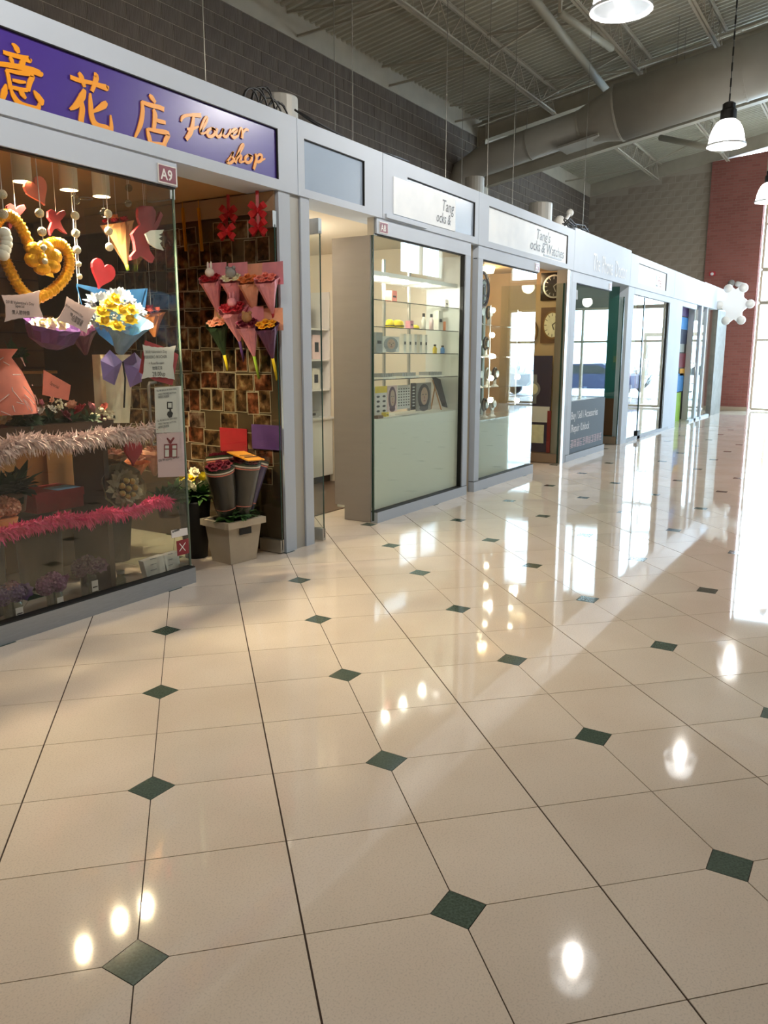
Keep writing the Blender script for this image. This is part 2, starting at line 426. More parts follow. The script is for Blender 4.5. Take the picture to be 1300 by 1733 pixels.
# ------------------------------------------------------------------ window wall across the hall
def glazing(name, label, pts_fn, us, zs, mframe, fw=.07, fd=.12, kick=.0):
    root = empty(name, pts_fn(us[0], 0, 0), kind='structure')
    for u in us:
        a = pts_fn(u-fw/2, -fd/2, zs[0]); b_ = pts_fn(u+fw/2, fd/2, zs[-1])
        MB().box(min(a.x, b_.x), max(a.x, b_.x), min(a.y, b_.y), max(a.y, b_.y), a.z, b_.z).build('mullion', mframe, root)
    for z in zs:
        a = pts_fn(us[0], -fd/2+.004, z-fw/2); b_ = pts_fn(us[-1], fd/2-.004, z+fw/2)
        MB().box(min(a.x, b_.x), max(a.x, b_.x), min(a.y, b_.y), max(a.y, b_.y), max(0, a.z), b_.z).build('transom', mframe, root)
    for i in range(len(us)-1):
        for j in range(len(zs)-1):
            a = pts_fn(us[i]+fw/2-.01, -.006, zs[j]+fw/2-.01); b_ = pts_fn(us[i+1]-fw/2+.01, .006, zs[j+1]-fw/2+.01)
            MB().box(min(a.x, b_.x), max(a.x, b_.x), min(a.y, b_.y), max(a.y, b_.y), a.z, b_.z).build('pane', M_GLASSW, root)
    return root
M_WFR = mat('cream_window_frame', 'cfc3ae', .45)
MB().box(XN, XF+.3, YO-.2, YO, 0, 4.15).build('wall_right', M_BLOCKF, kind='structure')
MB().box(XN, 22.25, YO-.2, YO, 4.15, 5.35).build('wall_right_near', M_BLOCKF, kind='structure')
MB().box(XN, XF+.3, YO-.2, YO, 5.35, 6.15).build('wall_right_upper', M_BLOCKF, kind='structure')
MB().box(XN, XF+.3, YO-.2, YO, 6.85, deck_z(YO)+.1).build('wall_right_head', M_BLOCKF, kind='structure')
MB().box(XN, 13.0, YO-.2, YO, 6.15, 6.85).build('wall_right_end', M_BLOCKF, kind='structure')
MB().box(23.0, XF+.3, YO-.2, YO, 6.15, 6.85).build('wall_right_end_far', M_BLOCKF, kind='structure')
glazing('added_clerestory', '', lambda u, d, z: Vector((u, YO-.08+d, z)), [13.04+1.654*k for k in range(7)], [6.19, 6.81], M_WFR)  # unseen clerestory added to bring daylight onto the fascias and floor
MB().box(25.15, XF+.3, YO-.2, YO, 4.15, 5.35).build('wall_right_far', M_BLOCKF, kind='structure')
glazing('window_1', '', lambda u, d, z: Vector((u, YO-.08+d, z)), [22.29, 23.7, 25.11], [4.19, 5.31], M_WFR)
usf = [-.7-1.3*k for k in range(6)]
glazing('window_2', '', lambda u, d, z: Vector((XF+.15+d, u, z)), usf[::-1], [.05, 2.1, 3.15], M_WFR)
glazing('window_11', '', lambda u, d, z: Vector((XF+.15+d, u, z)), usf[:3][::-1], [3.2, 4.1], M_WFR)
glazing('window_10', '', lambda u, d, z: Vector((XF+.15+d, u, z)), usf[::-1], [4.15, 5.4, 6.58], M_WFR)
MB().box(XF+.05, XF+.25, usf[-1], usf[2]-.04, 3.19, 4.11).build('trim_far_spandrel', mat('grey_spandrel', '8f8a80', .5), kind='structure')
MB().box(XF+.02, XF+.28, YO-.2, usf[-1]-.04, 0, 6.62).build('wall_far_right', M_BLOCKF, kind='structure')
# ground and slushy car park outside
MB().box(-60, 160, -160, YO-.3, -.25, -.15).build('ground', mat('trampled_snow', 'dfe3ea', .8, var=.2, vscale=.4), kind='structure')
MB().box(XF+6, 160, YO-.31, 60, -.26, -.16).build('ground_far', mat('trampled_snow', 'dfe3ea', .8), kind='structure')
# ------------------------------------------------------------------ roof steel
XG = 18.24
def ibeam(mb, p, q, w, h, tf=.018, tw=.012):
    p, q = Vector(p), Vector(q); d = (q-p).normalized(); sd = d.cross(Vector((0, 0, 1))).normalized(); u = sd.cross(d)
    mb.bar(p+u*(h/2-tf/2), q+u*(h/2-tf/2), w, tf, u); mb.bar(p-u*(h/2-tf/2), q-u*(h/2-tf/2), w, tf, u); mb.bar(p, q, tw, h-2*tf, u); return mb
def along(y, dz): return deck_z(y)+dz
ibeam(MB(), (XG, YW-.1, along(YW-.1, -.33)), (XG, -2.2, along(-2.2, -.33)), .2, .32).build('roof_girder', M_STEEL, label='upper steel girder carrying the joists just above the big duct', cat='beam')
ibeam(MB(), (XG, YW-.1, 5.62), (XG, -2.9, 5.62+.167*(YW+2.8)), .2, .26).build('tie_beam', M_STEEL, label='lower sloping steel beam running out from the wall column under the duct', cat='beam')
mb = MB(); mb.box(XG-.11, XG+.11, YW-.24, YW-.226, 0, 6.85).box(XG-.11, XG+.11, YW-.034, YW-.02, 0, 6.85).box(XG-.007, XG+.007, YW-.226, YW-.034, 0, 6.85)
mb.build('steel_column', M_STEEL, label='steel wall column where the duct meets the block wall', cat='column')
mb = MB(); mb.box(6.42, 6.74, YW-.2, YW-.02, 0, 5.25); mb.box(6.55, 6.6, YW-.3, YW-.2, 5.0, 5.3)
mb.build('boxed_column', mat('pale_grey_boxing', '8e887c', .6), label='pale boxed wall column above the left end of the purple sign', cat='column')
def joist(x0, x1, y, dep, label, n):
    zt = deck_z(y)-.03; root = empty('roof_joist', ((x0+x1)/2, y, zt-dep), label, 'roof joist', 'open web joists under the roof deck')
    a = MB()
    for s in (-1, 1): a.box(x0, x1, y+s*.012, y+s*.05, zt-.006, zt); a.box(x0, x1, y+s*.012, y+s*.018, zt-.05, zt)
    a.build('top_chord', M_STEEL, root)
    a = MB(); zb = zt-dep; e = .55
    for s in (-1, 1): a.box(x0+e, x1-e*.3, y+s*.012, y+s*.055, zb-.006, zb); a.box(x0+e, x1-e*.3, y+s*.012, y+s*.018, zb, zb+.05)
    a.build('bottom_chord', M_STEEL, root)
    w = (x1-x0-e*1.3)/n
    for k in range(n):
        xa = x0+e+k*w
        q = MB(); q.bar((xa, y, zb+.02), (xa+w/2, y, zt-.03), .018, .018); q.bar((xa+w/2, y, zt-.03), (xa+w, y, zb+.02), .018, .018)
        q.bar((xa+w/2, y, zt-.03), (xa+w/2, y, zb+.02), .012, .012)
        q.build('web', M_STEEL, root)
JY = [2.60, .65, -.78, -2.3]
for y, nm in zip(JY, ('nearest the back block wall', 'second out from the back wall', 'third out from the back wall', 'fourth out from the back wall')):
    joist(6.6, XG-.08, y, .5, 'open web steel joist in the near bay, '+nm, 13)
for y, nm in zip(JY[:3], ('nearest the back block wall', 'second out from the back wall', 'third out from the back wall')):
    joist(XG+.08, XF-.1, y-.25, .5, 'open web steel joist in the far bay, '+nm, 10)
mb = MB()
def bridging(x, ya, za, yb, zb, label):
    b = MB(); b.bar((x, ya, za), (x+.12, yb, zb), .04, .006); b.bar((x, ya, za+.02), (x+.12, yb, zb+.02), .006, .04); b.build('bridging_angle', M_STEEL, label=label, cat='brace', group='bridging angles between joists')
for x, wh in ((11.35, 'nearest the viewer'), (14.2, 'in mid bay'), (17.0, 'nearest the duct')):
    bridging(x, YW-.02, ZWT+.05, JY[0], deck_z(JY[0])-.52, 'steel angle bridging from the back wall head to a joist foot, '+wh)
    bridging(x-.25, YW-.02, ZDK-.05, JY[0], deck_z(JY[0])-.50, 'steel angle bridging from the deck edge to a joist foot, '+wh)
    bridging(x+.1, JY[0], deck_z(JY[0])-.5, JY[1], deck_z(JY[1])-.06, 'steel angle bridging crossing upward between joists, '+wh)
    bridging(x+.2, JY[0], deck_z(JY[0])-.06, JY[1], deck_z(JY[1])-.5, 'steel angle bridging crossing downward between joists, '+wh)
    bridging(x+.15, JY[1], deck_z(JY[1])-.5, JY[2], deck_z(JY[2])-.5, 'level steel angle bridging joining joist feet, '+wh)
for x, wh in ((21.2, 'past the tie beam'), (24.2, 'nearest the far wall')):
    bridging(x, YW-.02, ZWT+.05, JY[0]-.25, deck_z(JY[0])-.5, 'steel angle bridging from the back wall head to a joist foot, '+wh)
    bridging(x+.2, JY[0]-.25, deck_z(JY[0])-.5, JY[1]-.25, deck_z(JY[1])-.06, 'steel angle bridging crossing upward between joists, '+wh)
# tubular roof braces
def brace(p, q, r, label): MB().tube([p, q], r, 10).build('pipe_brace', mat('pale_painted_pipe', 'a9a493', .4), smooth=True, label=label, cat='brace')
A = onX(1030, 157, 17.95); Bv = onX(888, -20, 12.4)
brace(A, Bv, .075, 'long pale square-ended pipe brace rising left from behind the duct')
A = onX(1035, 82, 15.0); Bv = onX(948, 22, 13.3)
brace2 = Vector((Bv.x, Bv.y, deck_z(Bv.y)+.02)); MB().bar(Bv, brace2, .05, .05).build('brace_hanger', M_STEEL, label='short hanger holding the small pipe brace', cat='hanger')
brace(A, Bv, .06, 'short pale pipe brace between two joists')
A = onX(1118, 233, XG-.2); Bv = onX(1222, 254, 17.2)
brace(A, Bv, .06, 'pale pipe brace under the tie beam beside the pendant lamp')
MB().tube([onX(1000, 268, XF-.3), onX(1300, 150, XF-.3)], .06, 8).build('sprinkler_main', M_STEEL, smooth=True, label='straight pipe along the far wall head', cat='pipe')
MB().tube([(XG-.5, YW-.1, 6.75), (XG-.5, -2.2, deck_z(-2.2)-.25)], .03, 8).build('sprinkler_pipe', M_STEEL, smooth=True, label='thin sloping pipe above the duct under the deck', cat='pipe')
# ------------------------------------------------------------------ duct
XD = 17.1
def dz_(y): return 5.827+(.187)*(3.843-y)
root = empty('air_duct', (XD, 1, 5.2), 'large round grey air duct sloping out from the block wall', 'duct')
P0 = Vector((XD, 4.86, 5.60)); Pa = Vector((XD, 3.9, dz_(3.9))); Pb = Vector((XD, 1.70, dz_(1.70))); Pc = Vector((XD, .92, dz_(.92)+.0)); Pd = Vector((XD, -3.2, dz_(-3.2)-.06))
MB().tube([Vector((XD, 4.5, 4.6)), Vector((XD, 4.5, 5.2)), Vector((XD, 4.3, 5.62)), Pa, Pb], .31, 24).build('small_duct', M_DUCT, root, smooth=True)
MB().tube([Pb, Pc], [.31, .53], 24, cap=False).build('reducer', M_DUCT, root, smooth=True)
MB().tube([Pc, Pd], .53, 24).build('large_duct', M_DUCT, root, smooth=True)
for p, r in ((Pb, .318), (Pc, .54), (Pb.lerp(Pa, .5), .318), (Pc.lerp(Pd, .55), .54)):
    d = (Pd-Pc).normalized()
    MB().tube([p-d*.02, p+d*.02], r, 24).build('seam_band', M_DUCT, root, smooth=False)
mb = MB(); mb.obox(onX(985, 244, XD), (.3, 0, 0), (0, .42, -.075), (0, 0, .02)); mb.build('diffuser_plate', M_DUCT, root)
for y in (3.0, -.2):
    q = MB(); z = dz_(y)
    for s in (-1, 1): q.tube([(XD+s*.3, y, z), (XD+s*.3, y, deck_z(y))], .006, 5)
    q.build('hanger_wire', M_WIRE, root)
# round vents above the shop roofs
def vent(c, r, h, label):
    root = empty('roof_vent', c, label, 'vent')
    MB().lathe([(r, 0), (r, h), (r*.96, h+.01)], c, 20).build('cowl', mat('pale_vent_metal', 'b3b0a8', .45, metal=.2), root, smooth=False)
    MB().lathe([(r+.012, h*.72), (r+.012, h*.76)], c, 20).build('band', M_WIRE, root)
p = onY(472, 200, 1.2); vent((p.x, 1.2, 2.95), .19, 1.13, 'round grey vent with tangled cables above the flower shop')
p = onY(914, 380, 1.2); vent((p.x, 1.2, 2.95), .2, 1.22, 'round vent above the clock shop sign beside a white floodlight')
p = onY(803, 330, 2.4); vent((p.x, 2.4, 2.95), .17, 1.75, 'tall round white vent pipe just under the duct')
p = onY(948, 368, .6); mb = MB(); mb.ball((p.x, .6, 3.62), .17, 12, 8, (1, .7, 1.3)); mb.tube([(p.x+.1, .6, 3.7), (p.x+.3, .55, 3.9)], .03, 6); mb.ball((p.x+.32, .55, 3.92), .06)
mb.tube([(p.x, .6, 2.98), (p.x, .6, 3.5)], .03)
mb.build('floodlight', mat('white_lamp_cowl', 'f2f0ea', .4), smooth=True, label='white rounded floodlight behind the clock shop fascia', cat='floodlight')
# cables lying on the fascia tops
def cable(pts, r, label): MB().tube(pts, r, 6).build('cable', M_CABLE, smooth=True, label=label, cat='cable', group='loose cables above the fascias')
rnd = random.Random(3)
for k in range(9):
    x0 = 5.0+k*.05; pts = []
    for t in range(9): a = math.pi*t/8; pts.append((x0+.16*math.cos(a)*(1 if k % 2 else -.6)+.02*k, .12+.02*k, 3.43+(.14+.025*k*(1 if k < 5 else .3))*math.sin(a)))
    cable(pts, .007, 'black cable looped over the fascia corner by the flower shop vent')
for k in range(2):
    pts = [(5.45+.35*t, .03+.03*k, 3.455+.02*math.sin(t*1.7+k)+(.05 if t == 0 else 0)) for t in range(6)]
    cable(pts, .008, 'grey cable lying along the top of the blank sign panel')
for k in range(5):
    pts = [(11.6+.12*k+.22*t, .0+.05*k, 3.475+.1*abs(math.sin(t*1.3+k))) for t in range(6)]
    cable(pts, .01, 'black cable heaped on the fascia before the phone shop')
# suspension wires
for (x, y), wn in zip(((4.6, .2), (6.48, .2), (7.2, .9), (8.3, .2), (9.6, .3), (10.4, .3), (11.1, 1.4), (13.3, .3)), ('the purple flower sign', 'the blank blue-grey panel', 'the left half of the half-blanked sign', 'the right edge of the half-blanked sign', 'the left half of the clock shop sign', 'the middle of the clock shop sign', 'the clock shop vent', 'the phone shop sign')):
    MB().tube([(x, y, 2.95), (x, y, deck_z(y))], .004, 5).build('suspension_wire', M_WIRE, label='thin vertical suspension wire above '+wn, cat='wire', group='suspension wires')
# ------------------------------------------------------------------ pendants
M_DOME = glassmat('ribbed_acrylic_dome', 'e9eef2', .12, .12)
_n = M_DOME.node_tree.nodes; _l = M_DOME.node_tree.links; _t = _n.new('ShaderNodeBsdfTranslucent'); _t.inputs['Color'].default_value = (.9, .92, .95, 1)
_mx = _n.new('ShaderNodeMixShader'); _mx.inputs['Fac'].default_value = .35; _o = _n['Material Output']; _src = _o.inputs['Surface'].links[0].from_socket
_l.new(_src, _mx.inputs[1]); _l.new(_t.outputs[0], _mx.inputs[2]); _l.new(_mx.outputs[0], _o.inputs['Surface'])
M_BULB = mat('glowing_lamp', 'ffffff', .5, emit='fff3e2', estr=11)
def pendant(x, y, z, label):
    root = empty('pendant_lamp', (x, y, z), label, 'pendant lamp', 'high bay pendants down the hall')
    prof = [(.235, 0), (.225, .02), (.21, .12), (.185, .2), (.145, .27), (.095, .31)]
    MB().lathe(prof+[(r-.008, h) for r, h in prof[::-1]], (x, y, z), 32, caps=False).build('dome', M_DOME, root, smooth=True)
    MB().lathe([(.243, -.012), (.243, .012), (.228, .012), (.228, -.012), (.243, -.012)], (x, y, z), 32, caps=False).build('rim', mat('bright_rim', 'd8dde2', .2), root)
    MB().lathe([(.1, .3), (.1, .42), (.08, .44), (.08, .5), (.05, .52)], (x, y, z), 16).build('cap', M_BLACK, root)
    MB().tube([(x+.1, y, z+.4), (x+.2, y, z+.46), (x+.2, y, z+.38), (x+.1, y, z+.36)], .012, 6).build('cord', M_BLACK, root)
    zt = deck_z(y)
    ch = MB(); n = int((zt-z-.52)/.09)
    for k in range(n):
        zz = z+.52+k*(zt-z-.52)/n; w = .014
        ch.bar((x, y, zz), (x, y, zz+.105), .006 if k % 2 else .02, .02 if k % 2 else .006)
    ch.build('chain', M_BLACK, root)
    MB().ball((x, y, z+.15), .055, 14, 8, (1, 1, 1.5)).build('bulb', M_BULB, root, smooth=True)
    l = bpy.data.lights.new('pendant_light', 'POINT'); l.energy = 120; l.color = (1, .95, .88); l.shadow_soft_size = .045
    o = bpy.data.objects.new('pendant_light', l); col.objects.link(o); o.location = (x, y, z-.04)
for k, lab in enumerate(('pendant lamp out of sight behind the viewer', 'nearest pendant lamp cut off by the top of the photo', 'clear domed pendant lamp hanging at upper right', 'pendant lamp far down the hall toward the bright doors', 'last pendant lamp before the far glazing')):
    pendant(2.04+4.89*k-(.42 if k == 3 else 0), -2.06, 4.3, lab)
# ------------------------------------------------------------------ shop shells
ZF0, ZF1 = 2.855, 3.42
YB = 3.0
M_BROWNC = mat('tan_painted_ceiling', 'b08a5e', .7)
M_TANW = mat('tan_painted_wall', 'c9ab84', .7)
M_TEAL = mat('teal_painted_wall', '2f6e68', .5)
M_GREYW = mat('grey_shop_wall', '8b8580', .7)
M_DARKB = mat('dark_brown_panel', '3a2a22', .6)
shops = [(1.0, 5.13, M_BROWNC, mat('brown_wall', '6e543a', .7)), (5.45, 8.52, M_CREAMW, M_CREAMW), (8.66, 11.86, M_TANW, M_TANW), (11.95, 15.05, M_TEAL, M_TEAL), (15.15, 18.5, M_GREYW, M_GREYW), (18.6, 21.85, M_WHITE, M_WHITE), (21.95, 25.45, M_WHITE, M_WHITE)]
for k, (a, b_, mc, mw) in enumerate(shops):
    MB().box(a, b_, .28, YB, 2.86, 2.93).build('ceiling_shop_%d' % (k+1), mc, kind='structure')
    MB().box(a, b_, YB, YB+.08, 0, 2.93).build('wall_shop_back_%d' % (k+1), mw, kind='structure')
for k in range(len(shops)):
    x0 = shops[k][1]; x1 = shops[k+1][0] if k+1 < len(shops) else x0+.1
    MB().box(x0, x0+(x1-x0)/2, .14, YB+.08, 0, 2.93).build('wall_partition_%d_a' % (k+1), shops[k][3], kind='structure')
    MB().box(x0+(x1-x0)/2, x1, .14, YB+.08, 0, 2.93).build('wall_partition_%d_b' % (k+1), shops[min(k+1, len(shops)-1)][3], kind='structure')
MB().box(.95, 1.0, .14, YB+.08, 0, 2.93).build('wall_partition_0', shops[0][3], kind='structure')
# ------------------------------------------------------------------ fascia sign boxes
FY = -.045
SP = {}
def fascia(name, x0, x1, label, win=None, plate=None, z1=ZF1, mf=None, seam=.004):
    root = empty(name, ((x0+x1)/2, 0, ZF0), label, 'sign'); mf = mf or M_FASCIA
    x0 += seam; x1 -= seam
    if win:
        a, b_, c, d = win
        q = MB().box(x0, x1, FY, .27, d, z1).box(x0, x1, FY, .27, ZF0, c).box(x0, a, FY, .27, c, d).box(b_, x1, FY, .27, c, d)
        q.build('frame', mf, root)
        SP[root.name] = MB().box(a, b_, FY+.018, .2, c, d).build('sign_plate', plate, root)
        g = MB().box(a, b_, FY+.002, FY+.018, d-.006, d).box(b_-.008, b_, FY+.002, FY+.018, c, d); g.build('shadow_gap', M_BLACK, root)
    else:
        SP[root.name] = MB().box(x0, x1, FY, .27, ZF0, z1).build('panel', mf, root)
    return root
sgn = fascia('shop_sign', .9, 5.335, 'purple sign with yellow Chinese characters and the words Flower shop', (1.0, 5.1, 2.93, 3.292), M_PURPLE)
# traced brush strokes; points are crop pixels of the sign (x, y, width)
STR = {
 'character_yi': [[(50,114,3),(62,122,13),(74,138,20),(82,156,10)], [(12,150,10),(40,160,13),(85,172,13),(128,184,20),(132,180,6)], [(40,172,6),(50,186,15),(58,212,8)], [(106,186,10),(98,200,18),(84,222,8)],
   [(-30,200,12),(20,206,14),(80,216,15),(140,232,19),(178,246,18),(184,240,4)], [(22,228,8),(34,250,13),(46,318,14)], [(24,230,8),(80,242,12),(140,252,14),(130,285,16),(122,322,12)], [(52,274,8),(85,282,11),(112,284,6)], [(50,306,10),(90,316,12),(120,320,10)],
   [(24,292,4),(18,325,20),(8,358,14),(4,362,4)], [(44,308,6),(58,345,16),(85,380,20),(130,398,20),(165,400,16),(172,372,5)], [(80,312,6),(95,335,18),(112,356,8)], [(146,320,4),(162,345,20),(184,374,20),(190,380,6)]],
 'character_hua': [[(308,260,12),(350,276,13),(400,286,11),(468,308,18),(470,300,5)], [(346,240,8),(358,262,18),(372,306,10)], [(412,248,10),(424,262,18),(404,326,10)], [(372,316,10),(362,345,22),(335,385,18),(306,404,5)], [(358,360,8),(362,400,18),(356,455,18),(362,476,6)],
   [(468,372,10),(456,385,20),(425,405,12),(408,416,4)], [(396,332,6),(398,380,15),(404,440,18),(425,476,22),(465,490,24),(488,490,16),(486,428,4)]],
 'character_dian': [[(656,338,6),(668,352,16),(684,374,10)], [(622,370,10),(660,384,13),(700,394,13),(722,404,14)], [(624,368,8),(628,410,14),(618,470,15),(592,532,5)], [(674,402,8),(682,430,17),(676,492,12)], [(680,448,8),(705,456,12),(728,462,10)], [(646,486,6),(654,520,15),(664,562,14)], [(650,490,8),(690,498,12),(738,510,14),(728,540,15),(720,562,12)], [(660,552,10),(695,558,14),(730,562,12)]],
 'lettering_flower': [[(796,458,5),(806,436,12),(835,428,10),(885,430,16)], [(852,432,10),(848,470,16),(838,505,20),(818,536,14)], [(822,490,8),(850,488,11),(874,478,6)], [(880,505,5),(905,465,9),(912,440,8),(902,442,8),(886,480,11),(884,505,11),(898,508,7),(912,498,5)],
   [(930,486,8),(914,498,12),(914,518,12),(932,522,11),(946,506,11),(942,490,9),(930,486,8),(955,496,5)], [(956,488,8),(950,512,12),(962,524,11),(978,505,9),(984,488,8),(980,514,11),(994,524,10),(1008,508,8),(1014,490,7)], [(1016,512,5),(1036,504,8),(1042,492,8),(1028,492,9),(1018,512,12),(1028,528,11),(1048,518,6)], [(1048,518,5),(1058,486,8),(1066,500,9),(1064,532,11)], [(1064,512,6),(1080,492,9),(1092,496,8)]],
 'lettering_shop': [[(996,636,5),(1018,608,7),(1028,590,6),(1022,608,10),(1028,626,11),(1012,640,10),(996,634,8)], [(1028,630,5),(1058,590,8),(1072,560,8),(1062,562,8),(1044,610,11),(1036,640,11)], [(1040,622,7),(1056,606,8),(1062,612,10),(1056,634,10),(1076,632,5)], [(1092,604,8),(1080,616,11),(1082,634,11),(1098,636,10),(1108,620,10),(1102,606,8),(1092,604,7),(1114,610,5)], [(1124,598,8),(1128,620,11),(1122,645,12),(1116,668,10)], [(1124,618,7),(1140,602,9),(1152,610,11),(1146,630,11),(1130,636,9)], [(1148,630,6),(1166,620,5)]],
}
for nm, strokes in STR.items():
    b = MB()
    for k, st in enumerate(strokes):
        P = [(onY(x*.3846, 30+y*.3846, FY+.012), w) for x, y, w in st]
        sm = []                                           # Catmull-Rom smoothing
        for i in range(len(P)-1):
            p0, p1, p2, p3 = P[max(i-1, 0)], P[i], P[i+1], P[min(i+2, len(P)-1)]
            for t in (0, .25, .5, .75):
                v = .5*((2*p1[0])+(p2[0]-p0[0])*t+(2*p0[0]-5*p1[0]+4*p2[0]-p3[0])*t*t+(-p0[0]+3*p1[0]-3*p2[0]+p3[0])*t**3)
                sm.append((v, p1[1]*(1-t)+p2[1]*t))
        sm.append(P[-1]); y = FY+.010-.0004*k
        L_, R_ = [], []
        for i, (v, w) in enumerate(sm):
            d = (sm[min(i+1, len(sm)-1)][0]-sm[max(i-1, 0)][0]); d.y = 0; d.normalize(); n = Vector((-d.z, 0, d.x))
            h = w*.5*.3846*mpp(v)*(1.5 if nm[0] == 'c' else 1.25)
            L_.append(Vector((v.x, y, v.z))+n*h); R_.append(Vector((v.x, y, v.z))-n*h)
        for i in range(len(sm)-1):
            b.quad(L_[i], L_[i+1], R_[i+1], R_[i]); e = Vector((0, .008, 0))
            b.quad(L_[i]+e, L_[i+1]+e, L_[i+1], L_[i]); b.quad(R_[i], R_[i+1], R_[i+1]+e, R_[i]+e)
    b.build(nm, M_ORANGE, SP[sgn.name])
f2 = fascia('shop_sign', 5.335, 6.6, 'blank blue-grey sign panel right of the purple flower sign', (5.425, 6.30, 2.915, 3.292), M_PLATE)
M_WPLATE = mat('white_glowing_acrylic', 'dfe5ea', .65, spec=.15, hex2='f8fbfb', vscale=2.2, emit='eaf2ff', estr=.05)  # faint glow set in the plate material, no lamp behind it
f3 = fascia('shop_sign', 6.6, 8.655, 'half-blanked white sign with two short dark words above the cosmetics window', (7.05, 8.56, 2.925, 3.292), M_PLATE)
cvs = MB().box(6.78, 8.06, FY-.008, FY+.016, 2.92, 3.25).build('cover_sheet', M_WPLATE, f3)
MB().box(6.64, 7.42, FY-.02, FY+.01, 2.865, 2.9).build('ledge', M_FASCIA, f3)
M_INK = mat('dark_sign_ink', '2b2c33', .5)
text_mb('Tang', .16, (7.74, FY-.011, 3.09), (.86, 0, 0), shear=.2).build('lettering', M_INK, cvs)
text_mb('ocks &', .15, (7.62, FY-.011, 2.965), (.78, 0, 0), shear=.2).build('lettering', M_INK, cvs)
f4 = fascia('shop_sign', 8.655, 11.95, "long white sign with dark slanted lettering above the clock shop", (8.93, 11.655, 2.92, 3.312), M_WPLATE)
text_mb("Tang's", .19, (10.45, FY+.014, 3.13), (1.1, 0, 0), shear=.2).build('lettering', M_INK, SP[f4.name])
text_mb('ocks & Watches', .19, (10.25, FY+.014, 2.98), (1.02, 0, 0), shear=.15).build('lettering', M_INK, SP[f4.name])
MB().box(10.75, 11.45, FY+.012, FY+.016, 2.945, 2.965).build('small_print', mat('grey_small_print', '8f949a', .5), SP[f4.name])
f5 = fascia('shop_sign', 11.95, 15.03, 'plain pale sign with faint white lettering above the teal phone shop', None, None, z1=3.46)
[text_mb(wd_, .38, (xx_, FY-.004, 2.94), (.62, 0, 0)).build('lettering', mat('white_vinyl', 'f4f6f8', .65, spec=.15), SP[f5.name]) for wd_, xx_ in (('The', 12.85), ('Phone', 13.32), ('Doctor', 14.06))]
f6 = fascia('shop_sign', 15.03, 18.55, 'pale sign with a small white plate and one short coloured word', (15.57, 17.8, 2.95, 3.30), M_WPLATE)
text_mb('L', .3, (16.95, FY+.014, 2.99)).build('lettering', mat('dark_green_vinyl', '2f4b34', .5), SP[f6.name])
[text_mb(ch_, .3, (xx_, FY+.014, 2.99)).build('lettering', mat('red_brown_vinyl', '8a3a34', .5), SP[f6.name]) for ch_, xx_ in (('i', 17.1), ('f', 17.17), ('e', 17.27))]
fascia('shop_sign', 18.55, 21.9, 'blank pale fascia panel just past the sign with the small white plate')
fascia('shop_sign', 21.9, 25.7, 'last blank fascia panel before the clover shaped sign', z1=3.44)
# ------------------------------------------------------------------ shopfront glazing
def shopfront(name, x0, x1, kick=.11, head=2.70, frl=0, frr=0, gm=None, kz=None):
    root = empty(name, ((x0+x1)/2, 0, 0), kind='structure')
    MB().box(x0, x1, -.035, .045, 0, kick).build('kick_plate', M_ALU if frl == 0 and frr == 0 else M_FASCIA2, root)
    MB().box(x0, x1, -.03, .04, kick, kick+.008).build('gasket', M_BLACK, root)
    MB().box(x0, x1, -.03, .05, head, ZF0).build('header', M_FASCIA, root)
    MB().box(x0, x1, -.012, .03, head-.01, head).build('gasket', M_BLACK, root)
    if frl: MB().box(x0, x0+frl, -.03, .05, kick, head).build('frame_post', M_FASCIA2, root)
    if frr:
        MB().box(x1-frr, x1, -.03, .05, kick, head).build('frame_post', M_FASCIA2, root)
        MB().box(x1-frr-.02, x1-frr, -.015, .03, kick, head).build('gasket', M_BLACK, root)
    a, b_ = x0+frl+(.0 if frl else .004), x1-frr-(.02 if frr else .004)
    MB().box(a, b_, .006, .018, kick+.006, head-.008).build('pane', gm or M_GLASS, root)
    return root
w9 = shopfront('window_3', 1.0, 4.055, .112, 2.70)
MB().box(4.051, 4.055, .005, .019, .11, 2.70).build('glass_edge', mat('pale_glass_edge', '7d9384', .2), w9)
w8 = shopfront('window_4', 6.52, 8.5, .105, 2.715, 0, .12, M_GLASSG)
MB().box(6.505, 6.523, .004, .02, .02, 2.715).build('glass_edge', M_GLEDGE, w8)
MB().box(6.50, 6.56, -.01, .06, 2.70, 2.86).build('pivot', M_CHROME, w8)
w7 = shopfront('window_5', 8.70, 10.62, .12, 2.715, .13, 0, M_GLASSG)
wp = shopfront('window_6', 11.96, 13.98, .10, 2.70, .19, 0, M_GLASSG)
MB().box(12.15, 13.97, -.012, .004, .1, .92).build('lower_panel', mat('grey_vinyl_panel', '76828d', .7, spec=.1), wp)
def plate(root, txt, x, z, w=.16, h=.115):
    MB().box(x, x+w, -.036, -.0305, z, z+h).build('number_plate', mat('plate_white', 'e6e2dc', .4), root); root = col.objects[-1]
    MB().box(x+.008, x+w-.008, -.038, -.0365, z+.008, z+h-.008).build('plate_field', mat('maroon_plate', '7d2438', .4), root)
    text_mb(txt, h*.8, (x+w*.12, -.039, z+h*.2), (.95, 0, 0), bold=.02).build('plate_lettering', mat('plate_white', 'e6e2dc', .4), root)
plate(w9, 'A9', 3.885, 2.705); plate(w8, 'A8', 6.56, 2.725, .15, .1); plate(w7, 'A7', 10.44, 2.725, .15, .1); plate(wp, 'A6', 13.8, 2.71, .15, .1)
sl_ = mat('pale_sticker_ink', 'e6e9ee', .7, spec=.1)
text_mb('Buy / Sell / Accessories', .17, (12.22, -.0135, .64), (.86, 0, 0), bold=.012).build('panel_lettering', sl_, wp)
text_mb('/Repair /Unlock', .17, (12.22, -.0135, .44), (.86, 0, 0), bold=.012).build('panel_lettering', sl_, wp)
q = MB(); rr = random.Random(5)
